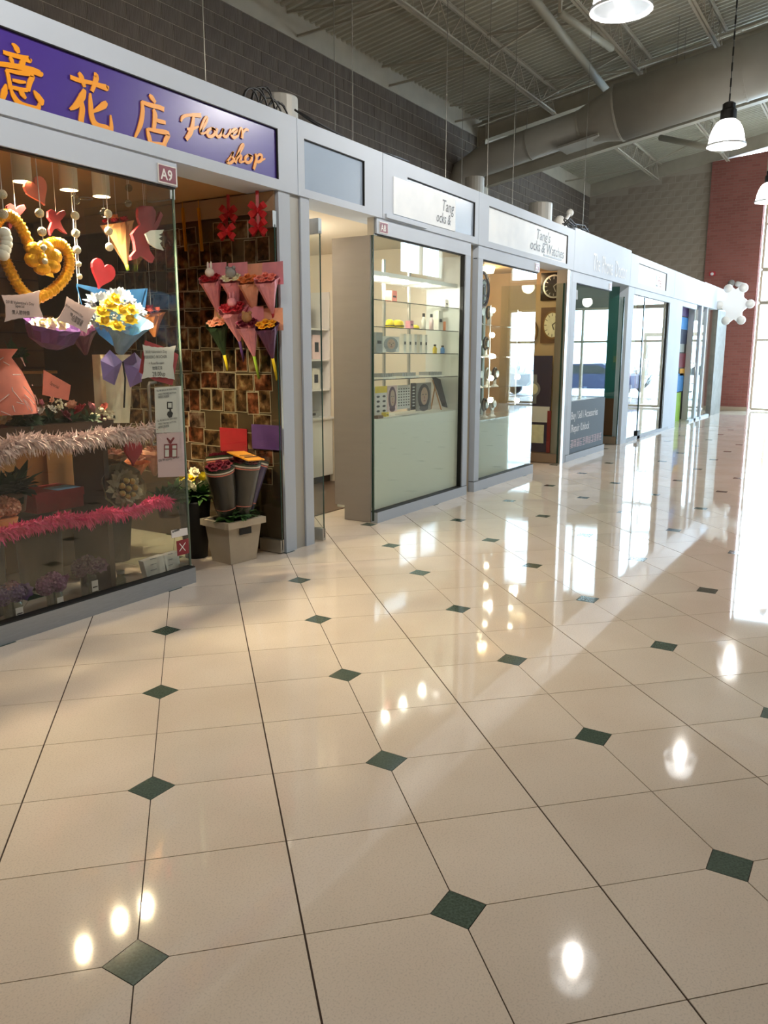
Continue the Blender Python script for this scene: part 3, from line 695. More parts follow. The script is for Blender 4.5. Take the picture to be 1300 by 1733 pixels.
for k in range(11):
    x = 12.24+k*.15
    for t in range(5):
        if rr.random() < .8: q.box(x, x+.12, -.0142, -.0132, .19+t*.028, .20+t*.028)
    for t in range(3):
        if rr.random() < .8: q.box(x+.01+.045*t, x+.025+.045*t, -.0142, -.0132, .19, .315)
q.build('panel_lettering', mat('pinkish_sticker_ink', 'd9c3cc', .5), wp)
# Life shop: glass doors and frames
wl_ = empty('window_7', (17, 0, 0), kind='structure')
MB().box(15.42, 18.9, -.03, .05, 0, .06).build('kick_plate', M_FASCIA2, wl_)
MB().box(15.42, 18.9, -.03, .05, 2.74, ZF0).build('header', M_FASCIA, wl_)
MB().box(18.3, 18.9, -.03, .05, .06, 2.74).build('frame_post', M_FASCIA, wl_); MB().box(18.22, 18.3, -.02, .04, .06, 2.74).build('gasket', M_BLACK, wl_)
MB().box(15.43, 16.28, .005, .017, .07, 2.73).build('pane', M_GLASSG, wl_); MB().box(16.33, 18.22, .005, .017, .07, 2.73).build('pane', M_GLASSG, wl_)
MB().box(16.29, 16.32, -.005, .025, .05, 2.73).build('door_edge', M_GLEDGE, wl_)
MB().box(16.22, 16.42, -.03, .05, .0, .16).build('door_lock', M_BLACK, wl_)
w5 = empty('window_8', (22, 0, 0), kind='structure')
MB().box(18.9, 19.55, -.03, .05, 0, ZF0).build('frame_post', M_FASCIA, w5)
MB().box(18.95, 21.2, -.02, .04, 2.74, ZF0).build('header', M_FASCIA, w5)
MB().box(21.15, 21.75, .005, .017, .05, 2.74).build('pane', M_GLASSG, w5)
MB().box(21.75, 21.95, -.03, .05, 0, ZF0).build('frame_post', M_FASCIA2, w5); MB().box(22.5, 22.62, -.03, .05, 0, ZF0).build('frame_post', M_FASCIA2, w5)
MB().box(21.95, 22.5, .005, .017, .05, 2.74).build('pane', M_GLASSG, w5); MB().box(22.62, 23.8, .005, .017, .05, ZF0).build('pane', M_GLASSG, w5)
MB().box(21.15, 23.8, -.03, .05, 0, .05).build('kick_plate', M_FASCIA2, w5)
h = MB().tube([(21.3, .0, .95), (21.3, -.06, .95), (21.3, -.06, 1.45), (21.3, .0, 1.45)], .014, 6); h.build('door_handle', M_CHROME, w5, smooth=True)
# pilasters and posts
def post(name, x0, x1, y0, y1, m, label): MB().box(x0, x1, y0, y1, 0, ZF0).build(name, m, label=label, cat='post')
post('pilaster_panel', 5.105, 5.245, -.03, .14, M_FASCIA2, 'flat grey pilaster panel right of the flower shop doorway')
post('pilaster_panel', 5.253, 5.375, -.015, .14, mat('warm_grey_channel', 'a9a79f', .45), 'recessed warm grey pilaster strip between two grey panels')
post('pilaster_panel', 5.38, 5.495, -.03, .14, M_FASCIA2, 'grey pilaster panel left of the cosmetics shop doorway')
post('filler_post', 8.505, 8.695, .04, .13, M_BEIGE, 'beige filler strip between the cosmetics and clock shop frames')
post('door_post', 11.74, 11.84, -.03, .13, M_CHROME, 'steel door post right of the clock shop doorway')
post('door_post', 11.845, 11.955, -.03, .13, M_FASCIA2, 'grey frame post left of the phone shop window')
post('door_post', 15.02, 15.41, -.03, .13, M_FASCIA, 'pale frame post between the teal doorway and glass doors')
post('end_pillar', 23.85, 25.35, -.06, .13, mat('grey_stone_pillar', '77746c', .6, var=.2, vscale=6), 'grey-green end pillar of the shop row near the brick wall')
# glass door leaves standing open
def leaf(name, x, y0, y1, label, zt=2.62, pz=.11, pl=.22, gm=None):
    root = empty(name, (x, (y0+y1)/2, 0), kind='structure'); m = M_CHROME
    MB().box(x-.006, x+.006, y0, y1, .03, zt).build('pane', gm or M_GLASSG, root)
    MB().box(x-.0065, x+.0065, y0-.004, y0, .03, zt).build('glass_edge', M_GLEDGE, root)
    MB().box(x-.022, x+.022, y0-.004, y0+pl, .008, pz).build('patch_fitting', m, root)
    MB().box(x-.022, x+.022, y0-.004, y0+pl, zt-.02, zt+.1).build('patch_fitting', m, root)
    return root
leaf('door_1', 5.06, -.02, .95, '', 2.6, .115, gm=M_GLASS)
leaf('door_2', 5.62, -.04, .9, '', 2.62, .115)
d3 = leaf('door_3', 4.09, .06, .95, '', 2.66)
MB().tube([(4.1, .32, 1.42), (4.04, .32, 1.42), (4.03, .32, 1.40), (4.03, .32, 1.0), (4.04, .32, .98), (4.1, .32, .98)], .011, 8).build('door_handle', M_CHROME, d3, smooth=True)
M_BRBASE = mat('bronze_door_rail', '8d7d6a', .4, metal=.4)
for nm, x in (('door_4', 11.80), ('door_5', 14.98)):
    r_ = empty(nm, (x, .5, 0), kind='structure')
    MB().box(x-.08, x-.068, .02, 1.0, .14, 2.66).build('pane', M_GLASSG, r_)
    MB().box(x-.09, x-.05, .02, 1.0, .01, .15).build('bottom_rail', M_BRBASE, r_)
    MB().box(x-.085, x-.06, .0, .022, .01, 2.66).build('edge_strip', M_GLEDGE, r_)
# ------------------------------------------------------------------ flower shop
def rose_mesh(m, seed=0, kind='rose'):
    key = ('mesh', m.name, kind)
    if key in _txt: return _txt[key]
    r = random.Random(hash(kind) % 97+seed); b = MB()
    if kind == 'rose':
        b.ball((0, 0, .35), .38, 8, 6)
        for ring, (n, R, tilt, L, W) in enumerate(((4, .28, 1.25, .75, .75), (6, .45, .85, .85, .8), (8, .5, .35, .95, .85))):
            for k in range(n):
                a = 2*math.pi*(k+.5*ring)/n; d = Vector((math.cos(a)*math.cos(tilt), math.sin(a)*math.cos(tilt), math.sin(tilt)))
                b.petal((math.cos(a)*R*.35, math.sin(a)*R*.35, .05), d, (0, 0, 1), L, W, .25-.3*(ring == 2))
    elif kind == 'pompom':
        for k in range(60):
            z = 1-2*(k+.5)/60; a = k*2.39996; q = math.sqrt(1-z*z); d = Vector((q*math.cos(a), q*math.sin(a), z))
            for t in range(3):
                e = d.orthogonal(); e.rotate(Matrix.Rotation(2.1*t+k, 3, d)); b.petal(d*.78, (e*.8+d*.5), d, .34, .3, .2)
        b.ball((0, 0, 0), .75, 10, 6)
    elif kind == 'leafy':
        for k in range(26):
            a = r.uniform(0, 6.28); t = r.uniform(.2, 1.2); d = Vector((math.cos(a)*math.cos(t), math.sin(a)*math.cos(t), math.sin(t)))
            b.petal((r.uniform(-.15, .15), r.uniform(-.15, .15), 0), d, (0, 0, 1), r.uniform(.6, 1.1), r.uniform(.22, .38), -.35)
    elif kind == 'tiny':
        for k in range(22):
            d = Vector((r.gauss(0, 1), r.gauss(0, 1), r.gauss(0, 1))).normalized()*r.uniform(.5, 1); b.ball(d, .2, 6, 4)
    elif kind == 'frill':
        for k in range(90):
            a = k*2.39996; R = r.uniform(.6, 1.0); d = Vector((math.cos(a), math.sin(a), r.uniform(.1, .9))); b.petal((math.cos(a)*R*.6, math.sin(a)*R*.6, r.uniform(-.1, .15)), d, (0, 0, 1), .42, .3, r.uniform(-.6, .6))
    me = bpy.data.meshes.new(kind); me.from_pydata([tuple(v) for v in b.v], [], b.f); me.update(); me.materials.append(m)
    for p in me.polygons: p.use_smooth = True
    _txt[key] = me; return me
def bloom(kind, m, c, r, parent=None, rot=None, name=None):
    rot = rot or (random.uniform(.6, 1.3), random.uniform(-.4, .4), random.uniform(0, 6))
    return inst(name or ('leaves' if kind == 'leafy' else 'flower'), rose_mesh(m, 0, kind), c, parent, rot, (r, r, r))
C = {}
for nm, hx in dict(yellow='f2d21f', cream='efe6c4', white='ece6dc', red='b01e2c', wine='7a1830', pink='e79aa6', peach='f0b090', hot='f03f86', lpink='f3d3d3', purple='5d3a7c', plum='5b2c52', mauve='8a4a78', orange='e88a4e', coral='f08a78', blue='3d86cf', lblue='8fc0e6', green='44682f', dgreen='2b4424', lgreen='9cc23a', gold='d99a1c', brown='7a5637', dred='8b1a22', tan='b98a5a', lilac='a58bc8', navy='23264a', grey='9a9a98').items():
    C[nm] = mat('petal_or_paper_'+nm, hx, .6, var=.1, vscale=14)
M_GOLD = mat('gold_foil', 'e0a21c', .28, metal=.75, bump=.6, bscale=60, stretch=(1, 1, 1))
M_SILVER = mat('silver_glitter', 'cfc6ae', .3, metal=.7, bump=.8, bscale=220)
M_CARD = mat('pink_card', 'ecc9c6', .6); M_PAPERW = mat('white_paper', 'e9e3df', .7); M_TXT = mat('black_print', '201a1a', .6)
M_BOX = mat('brown_cardboard', '9a6f45', .8, var=.08, vscale=6)
M_CELLO = glassmat('cellophane', 'f4f3ee', .03, .1)
M_JAR = glassmat('jar_glass', 'e2e6de', .08)
def at(x, y, Y): return onY(x, y, Y)
def heart_pts(c, w, h, n=28, tilt=0.0):
    P = []
    for k in range(n):
        t = 2*math.pi*k/n; X = 16*math.sin(t)**3/17; Z = (13*math.cos(t)-5*math.cos(2*t)-2*math.cos(3*t)-math.cos(4*t))/17
        X, Z = X*w/2, (Z+.15)*h/2*1.1; P.append(Vector(c)+Vector((X*math.cos(tilt)-Z*math.sin(tilt), 0, X*math.sin(tilt)+Z*math.cos(tilt))))
    return P
def heart(c, w, h, m, label, tilt=0.0, string=None):
    root = empty('heart_cutout', c, label, 'heart')
    MB().prism(heart_pts(c, w, h, 28, tilt), (0, .02, 0)).build('heart', m, root)
    if string: MB().tube([Vector(c)+Vector((0, .01, h*.3)), Vector((c[0], c[1]+.01, string))], .002, 4).build('string', M_PAPERW, root)
# back wall slats and shelving
sw = empty('slat_wall', (3, 2.9, 0), 'brown slatted display wall at the back of the flower shop', 'display wall')
for k in range(15):
    MB().box(1.02, 5.1, 2.95, 2.985, .35+.165*k, .35+.165*k+.15).build('slat', mat('brown_slat', '7d5f40', .6, var=.1, vscale=3), sw)
for (x0, z, w) in ((3.2, 1.45, 1.7), (3.2, 1.95, 1.7)):
    r_ = empty('display_shelf', (x0+w/2, 2.7, z), 'wooden shelf on the slat wall at height %s' % ('knee' if z < 1.5 else 'eye'), 'shelf')
    r_['label'] = 'lower wooden shelf on the slat wall' if z < 1.5 else 'upper wooden shelf on the slat wall'
    MB().box(x0, x0+w, 2.5, 2.945, z, z+.025).build('board', mat('pine_board', 'a5794c', .5), r_)
    for xx in (x0+.1, x0+w-.1): MB().box(xx, xx+.02, 2.6, 2.945, z-.12, z).build('bracket', M_CHROME, r_)
# ---- photo wall
def photo_mat():
    m = bpy.data.materials.new('printed_snapshots'); m.use_nodes = True; N = m.node_tree.nodes; L = m.node_tree.links; b = N['Principled BSDF']
    tc = N.new('ShaderNodeTexCoord'); oi = N.new('ShaderNodeObjectInfo'); ml = N.new('ShaderNodeMath'); ml.operation = 'MULTIPLY'; ml.inputs[1].default_value = 60
    L.new(oi.outputs['Random'], ml.inputs[0])
    cb = N.new('ShaderNodeCombineXYZ'); L.new(ml.outputs[0], cb.inputs['X']); ad = N.new('ShaderNodeVectorMath'); L.new(tc.outputs['Object'], ad.inputs[0]); L.new(cb.outputs[0], ad.inputs[1])
    n = N.new('ShaderNodeTexNoise'); n.inputs['Scale'].default_value = 13; n.inputs['Detail'].default_value = 5; L.new(ad.outputs[0], n.inputs['Vector'])
    r = N.new('ShaderNodeValToRGB'); e = r.color_ramp.elements; e[0].position = .35; e[0].color = srgb('1c120c'); e[1].position = .68; e[1].color = srgb('94805f')
    x = e.new(.5); x.color = srgb('4e3622'); x = e.new(.58); x.color = srgb('74523a')
    L.new(n.outputs['Fac'], r.inputs['Fac'])
    r2 = N.new('ShaderNodeValToRGB'); r2.color_ramp.interpolation = 'CONSTANT'; e = r2.color_ramp.elements; e[0].color = (.8, .75, .7, 1); e[1].position = .55; e[1].color = (1, .9, .75, 1); x = e.new(.75); x.color = (1, .45, .4, 1); x = e.new(.87); x.color = (.6, .6, .9, 1)
    L.new(oi.outputs['Random'], r2.inputs['Fac'])
    mx = N.new('ShaderNodeMixRGB'); mx.blend_type = 'MULTIPLY'; mx.inputs[0].default_value = .8; L.new(r.outputs[0], mx.inputs[1]); L.new(r2.outputs[0], mx.inputs[2])
    L.new(mx.outputs[0], b.inputs['Base Color']); b.inputs['Roughness'].default_value = .25; return m
M_PHOTO = photo_mat(); M_PBORD = mat('photo_border', 'a3927a', .5)
XP = 5.10
MB().box(XP-.012, XP-.002, -.01, 2.94, .002, 2.69).build('photo_board', mat('dark_board', '46341f', .6), label='dark display board behind the wall of snapshots', cat='board')
MB().box(XP-.02, XP-.001, .0, 2.94, 2.70, 2.85).build('bulkhead_board', mat('tan_bulkhead', 'a78a6c', .6), label='tan board above the wall of snapshots', cat='board')
def photo_mesh(w, h):
    key = ('photo', w, h)
    if key in _txt: return _txt[key]
    b = MB().box(-.004, 0, -w/2, w/2, -h/2, h/2); nb = len(b.f)
    b.quad((-.0045, w/2-.006, -h/2+.006), (-.0045, -w/2+.006, -h/2+.006), (-.0045, -w/2+.006, h/2-.006), (-.0045, w/2-.006, h/2-.006))
    me = bpy.data.meshes.new('snapshot'); me.from_pydata([tuple(v) for v in b.v], [], b.f); me.materials.append(M_PBORD); me.materials.append(M_PHOTO)
    me.polygons[nb].material_index = 1; me.update(); _txt[key] = me; return me
rp = random.Random(11); ORD = ['first', 'second', 'third', 'fourth', 'fifth', 'sixth', 'seventh', 'eighth', 'ninth', 'tenth', 'eleventh', 'twelfth', 'thirteenth', 'fourteenth', 'fifteenth', 'sixteenth']
zrow = 2.66; row = 0
while zrow > .62:
    port = row in (1, 2, 5, 6, 8); h = .185 if port else .14; w = .125 if port else .19
    y = .05+rp.uniform(0, .05); ci = -1
    while y < 1.75:
        if rp.random() < .93:
            o = inst('snapshot', photo_mesh(w, h), (XP-.0125-rp.uniform(0, .004), y+w/2, zrow-h/2+rp.uniform(-.012, .012)), None, (rp.uniform(-.04, .04), 0, 0))
            ci += 1; tag(o, 'snapshot print %s from the doorway in the %s row down the side wall' % (ORD[min(ci, 15)], ORD[row]), 'photo', 'snapshots on the side wall')
        y += w+rp.uniform(-.012, .012)
    zrow -= h+.004; row += 1
for (x, y, m, lb) in ((395, 745, 'red', 'red greeting print low on the snapshot wall'), (450, 740, 'purple', 'purple castle print low on the snapshot wall')):
    p = onX(x, y, XP-.032); MB().box(XP-.032, XP-.024, p.y-.15, p.y+.15, p.z-.1, p.z+.1).build('poster_print', C[m], label=lb, cat='print')
# ---- ribbon bows hung at the doorway
def bow(name, c, s, m, label, cat='bow', tail=.25, hang=None, nl=4, face=(0, -1, 0)):
    root = empty(name, c, label, cat); F = Vector(face); sd = F.cross(Vector((0, 0, 1))).normalized(); c = Vector(c)
    for k in range(nl):
        a = 2*math.pi*(k+.5)/nl; d = sd*math.cos(a)+Vector((0, 0, 1))*math.sin(a)*.75+F*.35
        b = MB(); w = F.cross(d).normalized()*s*.28; pts = [c, c+d*s*.6+F*s*.3, c+d*s, c+d*s*.65-F*s*.05, c]
        for i in range(4): b.quad(pts[i]-w*(.25 if i == 0 else 1), pts[i]+w*(.25 if i == 0 else 1), pts[i+1]+w*(.25 if i == 3 else 1), pts[i+1]-w*(.25 if i == 3 else 1))
        b.build('loop', m, root, smooth=True)
    MB().ball(c+F*s*.1, s*.2, 8, 6).build('knot', m, root, smooth=True)
    for t in (-1, 1):
        b = MB(); q = c+sd*t*s*.5+Vector((0, 0, -tail)); w = sd*s*.14; b.quad(c-w, c+w, q+w, q-w); b.build('tail', m, root)
    if hang: b = MB(); w = sd*s*.14; b.quad(c-w, c+w, Vector((c.x, c.y, hang))+w, Vector((c.x, c.y, hang))-w); b.build('hanging_ribbon', m, root)
    return root
M_RIB = mat('red_satin_ribbon', 'b0161c', .35)
for (x, y, lb) in ((387, 362, 'upper red ribbon bow hanging left in the doorway'), (384, 392, 'lower red ribbon bow hanging left in the doorway'), (436, 356, 'upper red ribbon bow hanging right in the doorway'), (437, 384, 'lower red ribbon bow hanging right in the doorway')):
    p = onX(x, y, 4.93); bow('ribbon_bow', p, .085, M_RIB, lb, hang=2.83 if 'upper' in lb else p.z+.16, tail=.07, face=(-.8, -.6, 0))
# ---- wrapped bouquets hung on the side wall
def cone_bouquet(c, top, R, m_paper, flowers, label, group=None, bowm=None, tail=None, hang=False):
    """c: tie point (narrow), top: opening centre"""
    c, top = Vector(c), Vector(top); root = empty('bouquet', c, label, 'bouquet', group)
    ax = (top-c).normalized(); L = (top-c).length; wob = lambda a, i: 1+.13*math.sin(a*5+i)*(i > 0)
    MB().lathe([(.012, 0), (R*.55, L*.55), (R, L), (R*1.12, L*1.12)], c, 20, ax, caps=False, wob=wob).build('paper_wrap', m_paper, root, smooth=False)
    u = ax.orthogonal().normalized(); v = ax.cross(u)
    for k, (kind, m, r, a, rad) in enumerate(flowers):
        p = top+(u*math.cos(a)+v*math.sin(a))*(rad*R)+ax*(.02+.25*R*(1-rad))
        o = bloom(kind, m, p, r, root, rot=tuple(ax.to_track_quat('Z', 'Y').to_euler()))
    if hang: MB().tube([top, (top.x, top.y, 2.859)], .002, 4).build('string', M_PAPERW, root)
    if tail:
        MB().tube([c+ax*.01, c-ax*tail], [.013, .011], 8).build('stem_wrap', tail and C['lgreen'] if bowm is None else bowm, root, smooth=True)
    return root
def ring(kind, m, r, n, rad, ph=0): return [(kind, m, r, 2*math.pi*k/n+ph, rad) for k in range(n)]
def bunny(c, s, m, label_part, root):
    b = MB().ball(c, s, 10, 8); 
    for t in (-1, 1): b.ball(Vector(c)+Vector((.0, t*s*.45, s*1.4)), s*.28, 8, 6, (1, .8, 3))
    b.build('plush_head', m, root, smooth=True)
wb = [(361, 470, 'red', 'pink', 'bright pink bouquet hung top left on the snapshot wall', 'tan'), (396, 470, 'cream', 'pink', 'pale pink and cream bouquet hung second in the top row', 'pink'), (425, 472, 'orange', 'peach', 'peach paper bouquet hung third in the top row', 'plum'), (455, 470, 'coral', 'pink', 'coral bouquet hung rightmost in the top row by the glass door', 'red'),
      (398, 520, 'red', 'pink', 'large pink bouquet with a round red centre in the middle row', 'purple'), (372, 545, 'peach', 'dgreen', 'dark green bouquet with peach top in the lower row', 'yellow'), (423, 545, 'wine', 'pink', 'pink paper bouquet with brown top in the lower row', 'lgreen'), (455, 548, 'gold', 'plum', 'dark plum bouquet with golden flower in the lower row', 'yellow')]
for k, (x, y, fm, pm, lb, sm) in enumerate(wb):
    top = onX(x, y, 4.93+.02*(k % 3)); R = .085 if k != 4 else .105; L = .2
    c = top+Vector((.06, .02, -L-.06))
    r_ = cone_bouquet(c, top+Vector((-.05, -.02, -.04)), R, C[pm], [('rose', C[fm], R*.5, 0, 0)]+ring('rose', C[fm], R*.4, 5, .62), lb, 'bouquets on the side wall', C[sm], .2 if k in (0, 4, 5, 6, 7) else .1)
    b = MB(); q = top+Vector((.04, 0, .0)); b.quad(q+Vector((0, -.11*R/.085, -.05)), q+Vector((0, .11*R/.085, -.05)), q+Vector((.01, .1*R/.085, .12)), q+Vector((.01, -.1*R/.085, .12))); b.build('back_sheet', C[pm] if k not in (5, 7) else C['peach'], r_)
    if k in (0, 4): bunny(top+Vector((-.08, -.04, .03)), .038, C['white'] if k == 0 else C['pink'], '', r_)
    if k in (1, 6):
        hb = MB().ball(top+Vector((-.08, -.04, .03)), .042, 10, 8)
        for t in (-1, 1): hb.ball(top+Vector((-.08, -.04+t*.032, .065)), .016, 8, 6)
        hb.build('plush_head', C['grey'] if k == 1 else C['tan'], r_, smooth=True)
# gold tubes with small lamps beside the doorway glass
for (x, lb) in ((309, 'left gold hanging chime bar by the snapshot wall'), (336, 'right gold hanging chime bar by the snapshot wall')):
    p = onX(x, 352, 5.0); e = onX(x+6, 425, 5.0); r_ = empty('chime_bar', e, lb, 'ornament')
    MB().bar(p, e, .018, .018).build('bar', M_GOLD, r_); MB().tube([p, (p.x, p.y, 2.84)], .003, 4).build('cord', M_GOLD, r_)
# ---- flower bucket at the doorway
def bucket(c, wx, wy, h, m, label):
    c = Vector(c); root = empty('flower_bucket', c, label, 'bucket'); a, b_ = wx/2, wy/2; k = .74
    q = MB()
    def loop(s, z, t=0): return [c+Vector((-a*s+t, -b_*s+t, z)), c+Vector((a*s-t, -b_*s+t, z)), c+Vector((a*s-t, b_*s-t, z)), c+Vector((-a*s+t, b_*s-t, z))]
    L0, L1, L2, L3 = loop(k, 0), loop(.97, h), loop(.97, h, .012), loop(k, .02, .012)
    for A, B_ in ((L0, L1), (L1, L2), (L2, L3)):
        for i in range(4): q.quad(A[i], A[(i+1) % 4], B_[(i+1) % 4], B_[i])
    q.poly(L0[::-1]); q.poly(L3); q.build('tub', m, root)
    rm = MB()
    for s in (-1, 1):
        rm.box(c.x-a-.015, c.x+a+.015, c.y+s*b_-.02, c.y+s*b_+.02, c.z+h-.045, c.z+h+.005)
        rm.box(c.x+s*a-.02, c.x+s*a+.02, c.y-b_+.02, c.y+b_-.02, c.z+h-.045, c.z+h+.004)
    rm.build('rim', m, root)
    MB().box(c.x-.06, c.x+.06, c.y-b_*.965, c.y-b_*.96+.004, c.z+h-.11, c.z+h-.06).build('handle_slot', M_BLACK, root)
    return root
bp = onZ(432, 912, 0); BX, BY = 4.70, .06
bk = bucket((BX, BY+.12, .002), .36, .3, .34, mat('cloudy_plastic', 'b7ab96', .5, var=.08, vscale=6), 'cloudy square plastic bucket holding wrapped roses at the doorway')
bk.rotation_euler = (0, 0, -.12)
M_BWRAP = mat('black_printed_wrap', '2a2622', .35); M_PWRAP = mat('purple_printed_wrap', '43356e', .35)
def wrapped(c, top, R, m, label, txt=None):
    c, top = Vector(c), Vector(top); ax = (top-c).normalized(); L = (top-c).length; root = empty('wrapped_bouquet', c, label, 'bouquet', 'wrapped bouquets in the bucket')
    MB().lathe([(.03, 0), (R*.7, L*.4), (R, L*.97)], c, 18, ax, caps=False).build('sleeve', m, root, smooth=True)
    for h0, h1, mm in ((.90, .915, C['coral']), (.925, .945, C['white']), (.952, .967, C['dgreen']), (.42, .43, C['coral'])):
        f = lambda t: (R*.7+(R*.3)*(t-.4)/.57)+.002
        MB().lathe([(f(h0), L*h0), (f(h1), L*h1)], c, 18, ax, caps=False).build('stripe', mm, root, smooth=True)
    q = ax.to_track_quat('Z', 'Y').to_euler()
    for k in range(6):
        a = 2*math.pi*k/5; u = ax.orthogonal().normalized(); v = ax.cross(u); rr = 0 if k == 5 else R*.55
        bloom('rose', C['wine'], top+u*(rr*math.cos(a))+v*(rr*math.sin(a))-ax*.03, R*.42, root, tuple(q))
    for k in range(5):
        bloom('leafy', C['green'], c+ax*(L*.28)+Vector((random.uniform(-.04, .04), -.03, 0)), .11, root, tuple(q))
    MB().lathe([(R*.74, L*.38), (R*1.03, L*.97), (R*1.06, L*1.03)], c, 18, ax, caps=False).build('cellophane', M_CELLO, root, smooth=True)
    return root
wrapped((BX-.05, BY+.1, .2), (BX-.2, BY+.06, .80), .115, M_BWRAP, 'striped black wrapped bouquet at left of the bucket')
wrapped((BX, BY+.08, .2), (BX+.02, BY-.01, .82), .125, M_BWRAP, 'striped black wrapped bouquet at front of the bucket')
wrapped((BX+.06, BY+.12, .2), (BX+.23, BY+.06, .81), .11, M_PWRAP, 'purple wrapped bouquet at right of the bucket')
wrapped((BX+.02, BY+.2, .2), (BX+.06, BY+.3, .84), .11, M_BWRAP, 'black wrapped bouquet at the back of the bucket')
p = Vector((BX+.02, BY-.02, .845)); tg = MB().obox(p, (.12, .02, -.01), (-.02, .09, .03), (0, -.002, .004)).build('price_card', mat('orange_card', 'f0a02c', .5), label='orange price card lying on the wrapped bouquets', cat='card')
text_mb('Please do not touch', .028, p+Vector((-.1, -.05, -.005)), (.98, .16, -.08), (-.2, .93, .3)).build('printed_words', M_TXT, tg) if False else None
for s in (-1, 0, 1): MB().obox(p+Vector((0, .01*s, .005+.003*s))+Vector((-.012*s, .028*s, .006*s)), (.09, .015, -.0075), (-.001, .005, .0016), (0, 0, .001)).build('printed_line', M_TXT, tg)
# yellow roses and black tubs by the door
tub = empty('black_tub', onZ(352, 925), 'tall black tub of cream roses behind the plastic bucket', 'tub'); tc_ = Vector((4.62, .52, 0)); tub.location = tc_; ORG[tub.name] = tc_
MB().lathe([(.09, 0), (.13, .45), (.135, .47), (.12, .46), (.085, .02)], tc_, 20).build('tub_body', M_BLACK, tub, smooth=True)
for k in range(14): bloom('rose', C['cream'] if k % 3 else C['yellow'], tc_+Vector((random.uniform(-.16, .12), random.uniform(-.12, .12), .66+random.uniform(-.08, .1))), .045, tub)
for k in range(4): bloom('leafy', C['green'], tc_+Vector((random.uniform(-.1, .1), random.uniform(-.1, .1), .48)), .2, tub, (0, 0, k*1.5))
tb2 = empty('black_tub', (4.2, .98, 0), 'black tub with green leaves just inside the window edge', 'tub'); tc2 = Vector((4.2, .98, 0))
MB().lathe([(.1, 0), (.14, .42), (.13, .42), (.09, .02)], tc2, 20).build('tub_body', M_BLACK, tb2, smooth=True)
for k in range(5): bloom('leafy', C['green'], tc2+Vector((random.uniform(-.1, .1), random.uniform(-.1, .1), .42)), .19, tb2, (0, 0, k*1.2))
for k in range(8): bloom('tiny', C['cream'], tc2+Vector((random.uniform(-.14, .14), random.uniform(-.1, .1), .66+random.uniform(-.06, .1))), .04, tb2)
# ---- lamps
M_LAMPG = mat('warm_lamp_face', 'ffffff', .5, emit='ffd9a0', estr=30)
for k, (x, y) in enumerate(((38, 308), (117, 322), (142, 291), (172, 333))):
    p = onY(x, y, (.34, .38, 1.5, .32)[k]); root = empty('can_lamp', p, ('leftmost', 'second', 'small high', 'rightmost')[k]+' warm can lamp at the top of the flower shop window', 'lamp', 'can lamps in the flower shop')
    r = .055; MB().lathe([(r, 0), (r, min(.3, 2.85-p.z))], p, 18, caps=False).build('can', mat('white_can', 'd9d3c6', .4), root, smooth=True)
    MB().lathe([(.001, .012), (r-.004, .01)], p, 18).build('lamp_face', M_LAMPG, root)
    MB().lathe([(.01, .02), (.01, 2.858-p.z)], p, 8).build('stem', M_CHROME, root)
    l = bpy.data.lights.new('can_light', 'SPOT'); l.energy = 130; l.spot_size = 2.4; l.spot_blend = .6; l.color = (1, .77, .5); l.shadow_soft_size = .03
    o = bpy.data.objects.new('can_light', l); col.objects.link(o); o.location = p+Vector((0, 0, -.06))
# ---- hanging things in the window
def tubepath(pts, Y, n=6):
    P = [at(x, y, Y) for x, y in pts]; out = []
    for i in range(len(P)-1):
        p0, p1, p2, p3 = P[max(i-1, 0)], P[i], P[i+1], P[min(i+2, len(P)-1)]
        for t in range(n):
            t /= n; out.append(.5*((2*p1)+(p2-p0)*t+(2*p0-5*p1+4*p2-p3)*t*t+(-p0+3*p1-3*p2+p3)*t**3))
    return out+[P[-1]]
hr = empty('gold_heart_wreath', at(55, 508, .3), 'gold foil heart wreath with a gold bow in the flower window', 'wreath')
def wrapped_tube(mb, pts, r): mb.tube(pts, [r*(1+.15*math.sin(i*2.4)) for i in range(len(pts))], 12)
b = MB(); wrapped_tube(b, tubepath([(56, 508), (88, 492), (112, 466), (117, 438), (106, 415), (86, 412), (66, 426), (58, 440)], .3, 14), .033); b.build('heart_half', M_GOLD, hr, smooth=True)
b = MB(); wrapped_tube(b, tubepath([(56, 508), (34, 488), (14, 452), (0, 420), (-10, 390), (0, 368), (18, 366), (38, 390), (58, 440)], .3, 14), .033); b.build('heart_half', M_GOLD, hr, smooth=True)
for a in range(6):
    an = 2*math.pi*a/6+.3; c0 = at(70, 437, .24); d = Vector((math.cos(an), -.3, math.sin(an)*.8)); q = MB()
    q.ball(c0+d*.07, .06, 8, 6, (1.1, .6, .8)); q.build('bow_loop', M_GOLD, hr, smooth=True)
MB().ball(at(70, 437, .19), .035, 8, 6).build('bow_knot', M_GOLD, hr, smooth=True)
q = MB().prism([at(66, 445, .22), at(84, 448, .22), at(92, 470, .2), at(78, 466, .2)], (0, .004, 0)); q.build('bow_tail', M_GOLD, hr)
q = MB(); [q.ball(at(8+3*math.sin(k), 395+k*9, .2), .035, 8, 6) for k in range(5)]
q.build('white_tulle_puffs', C['white'], hr, smooth=True)
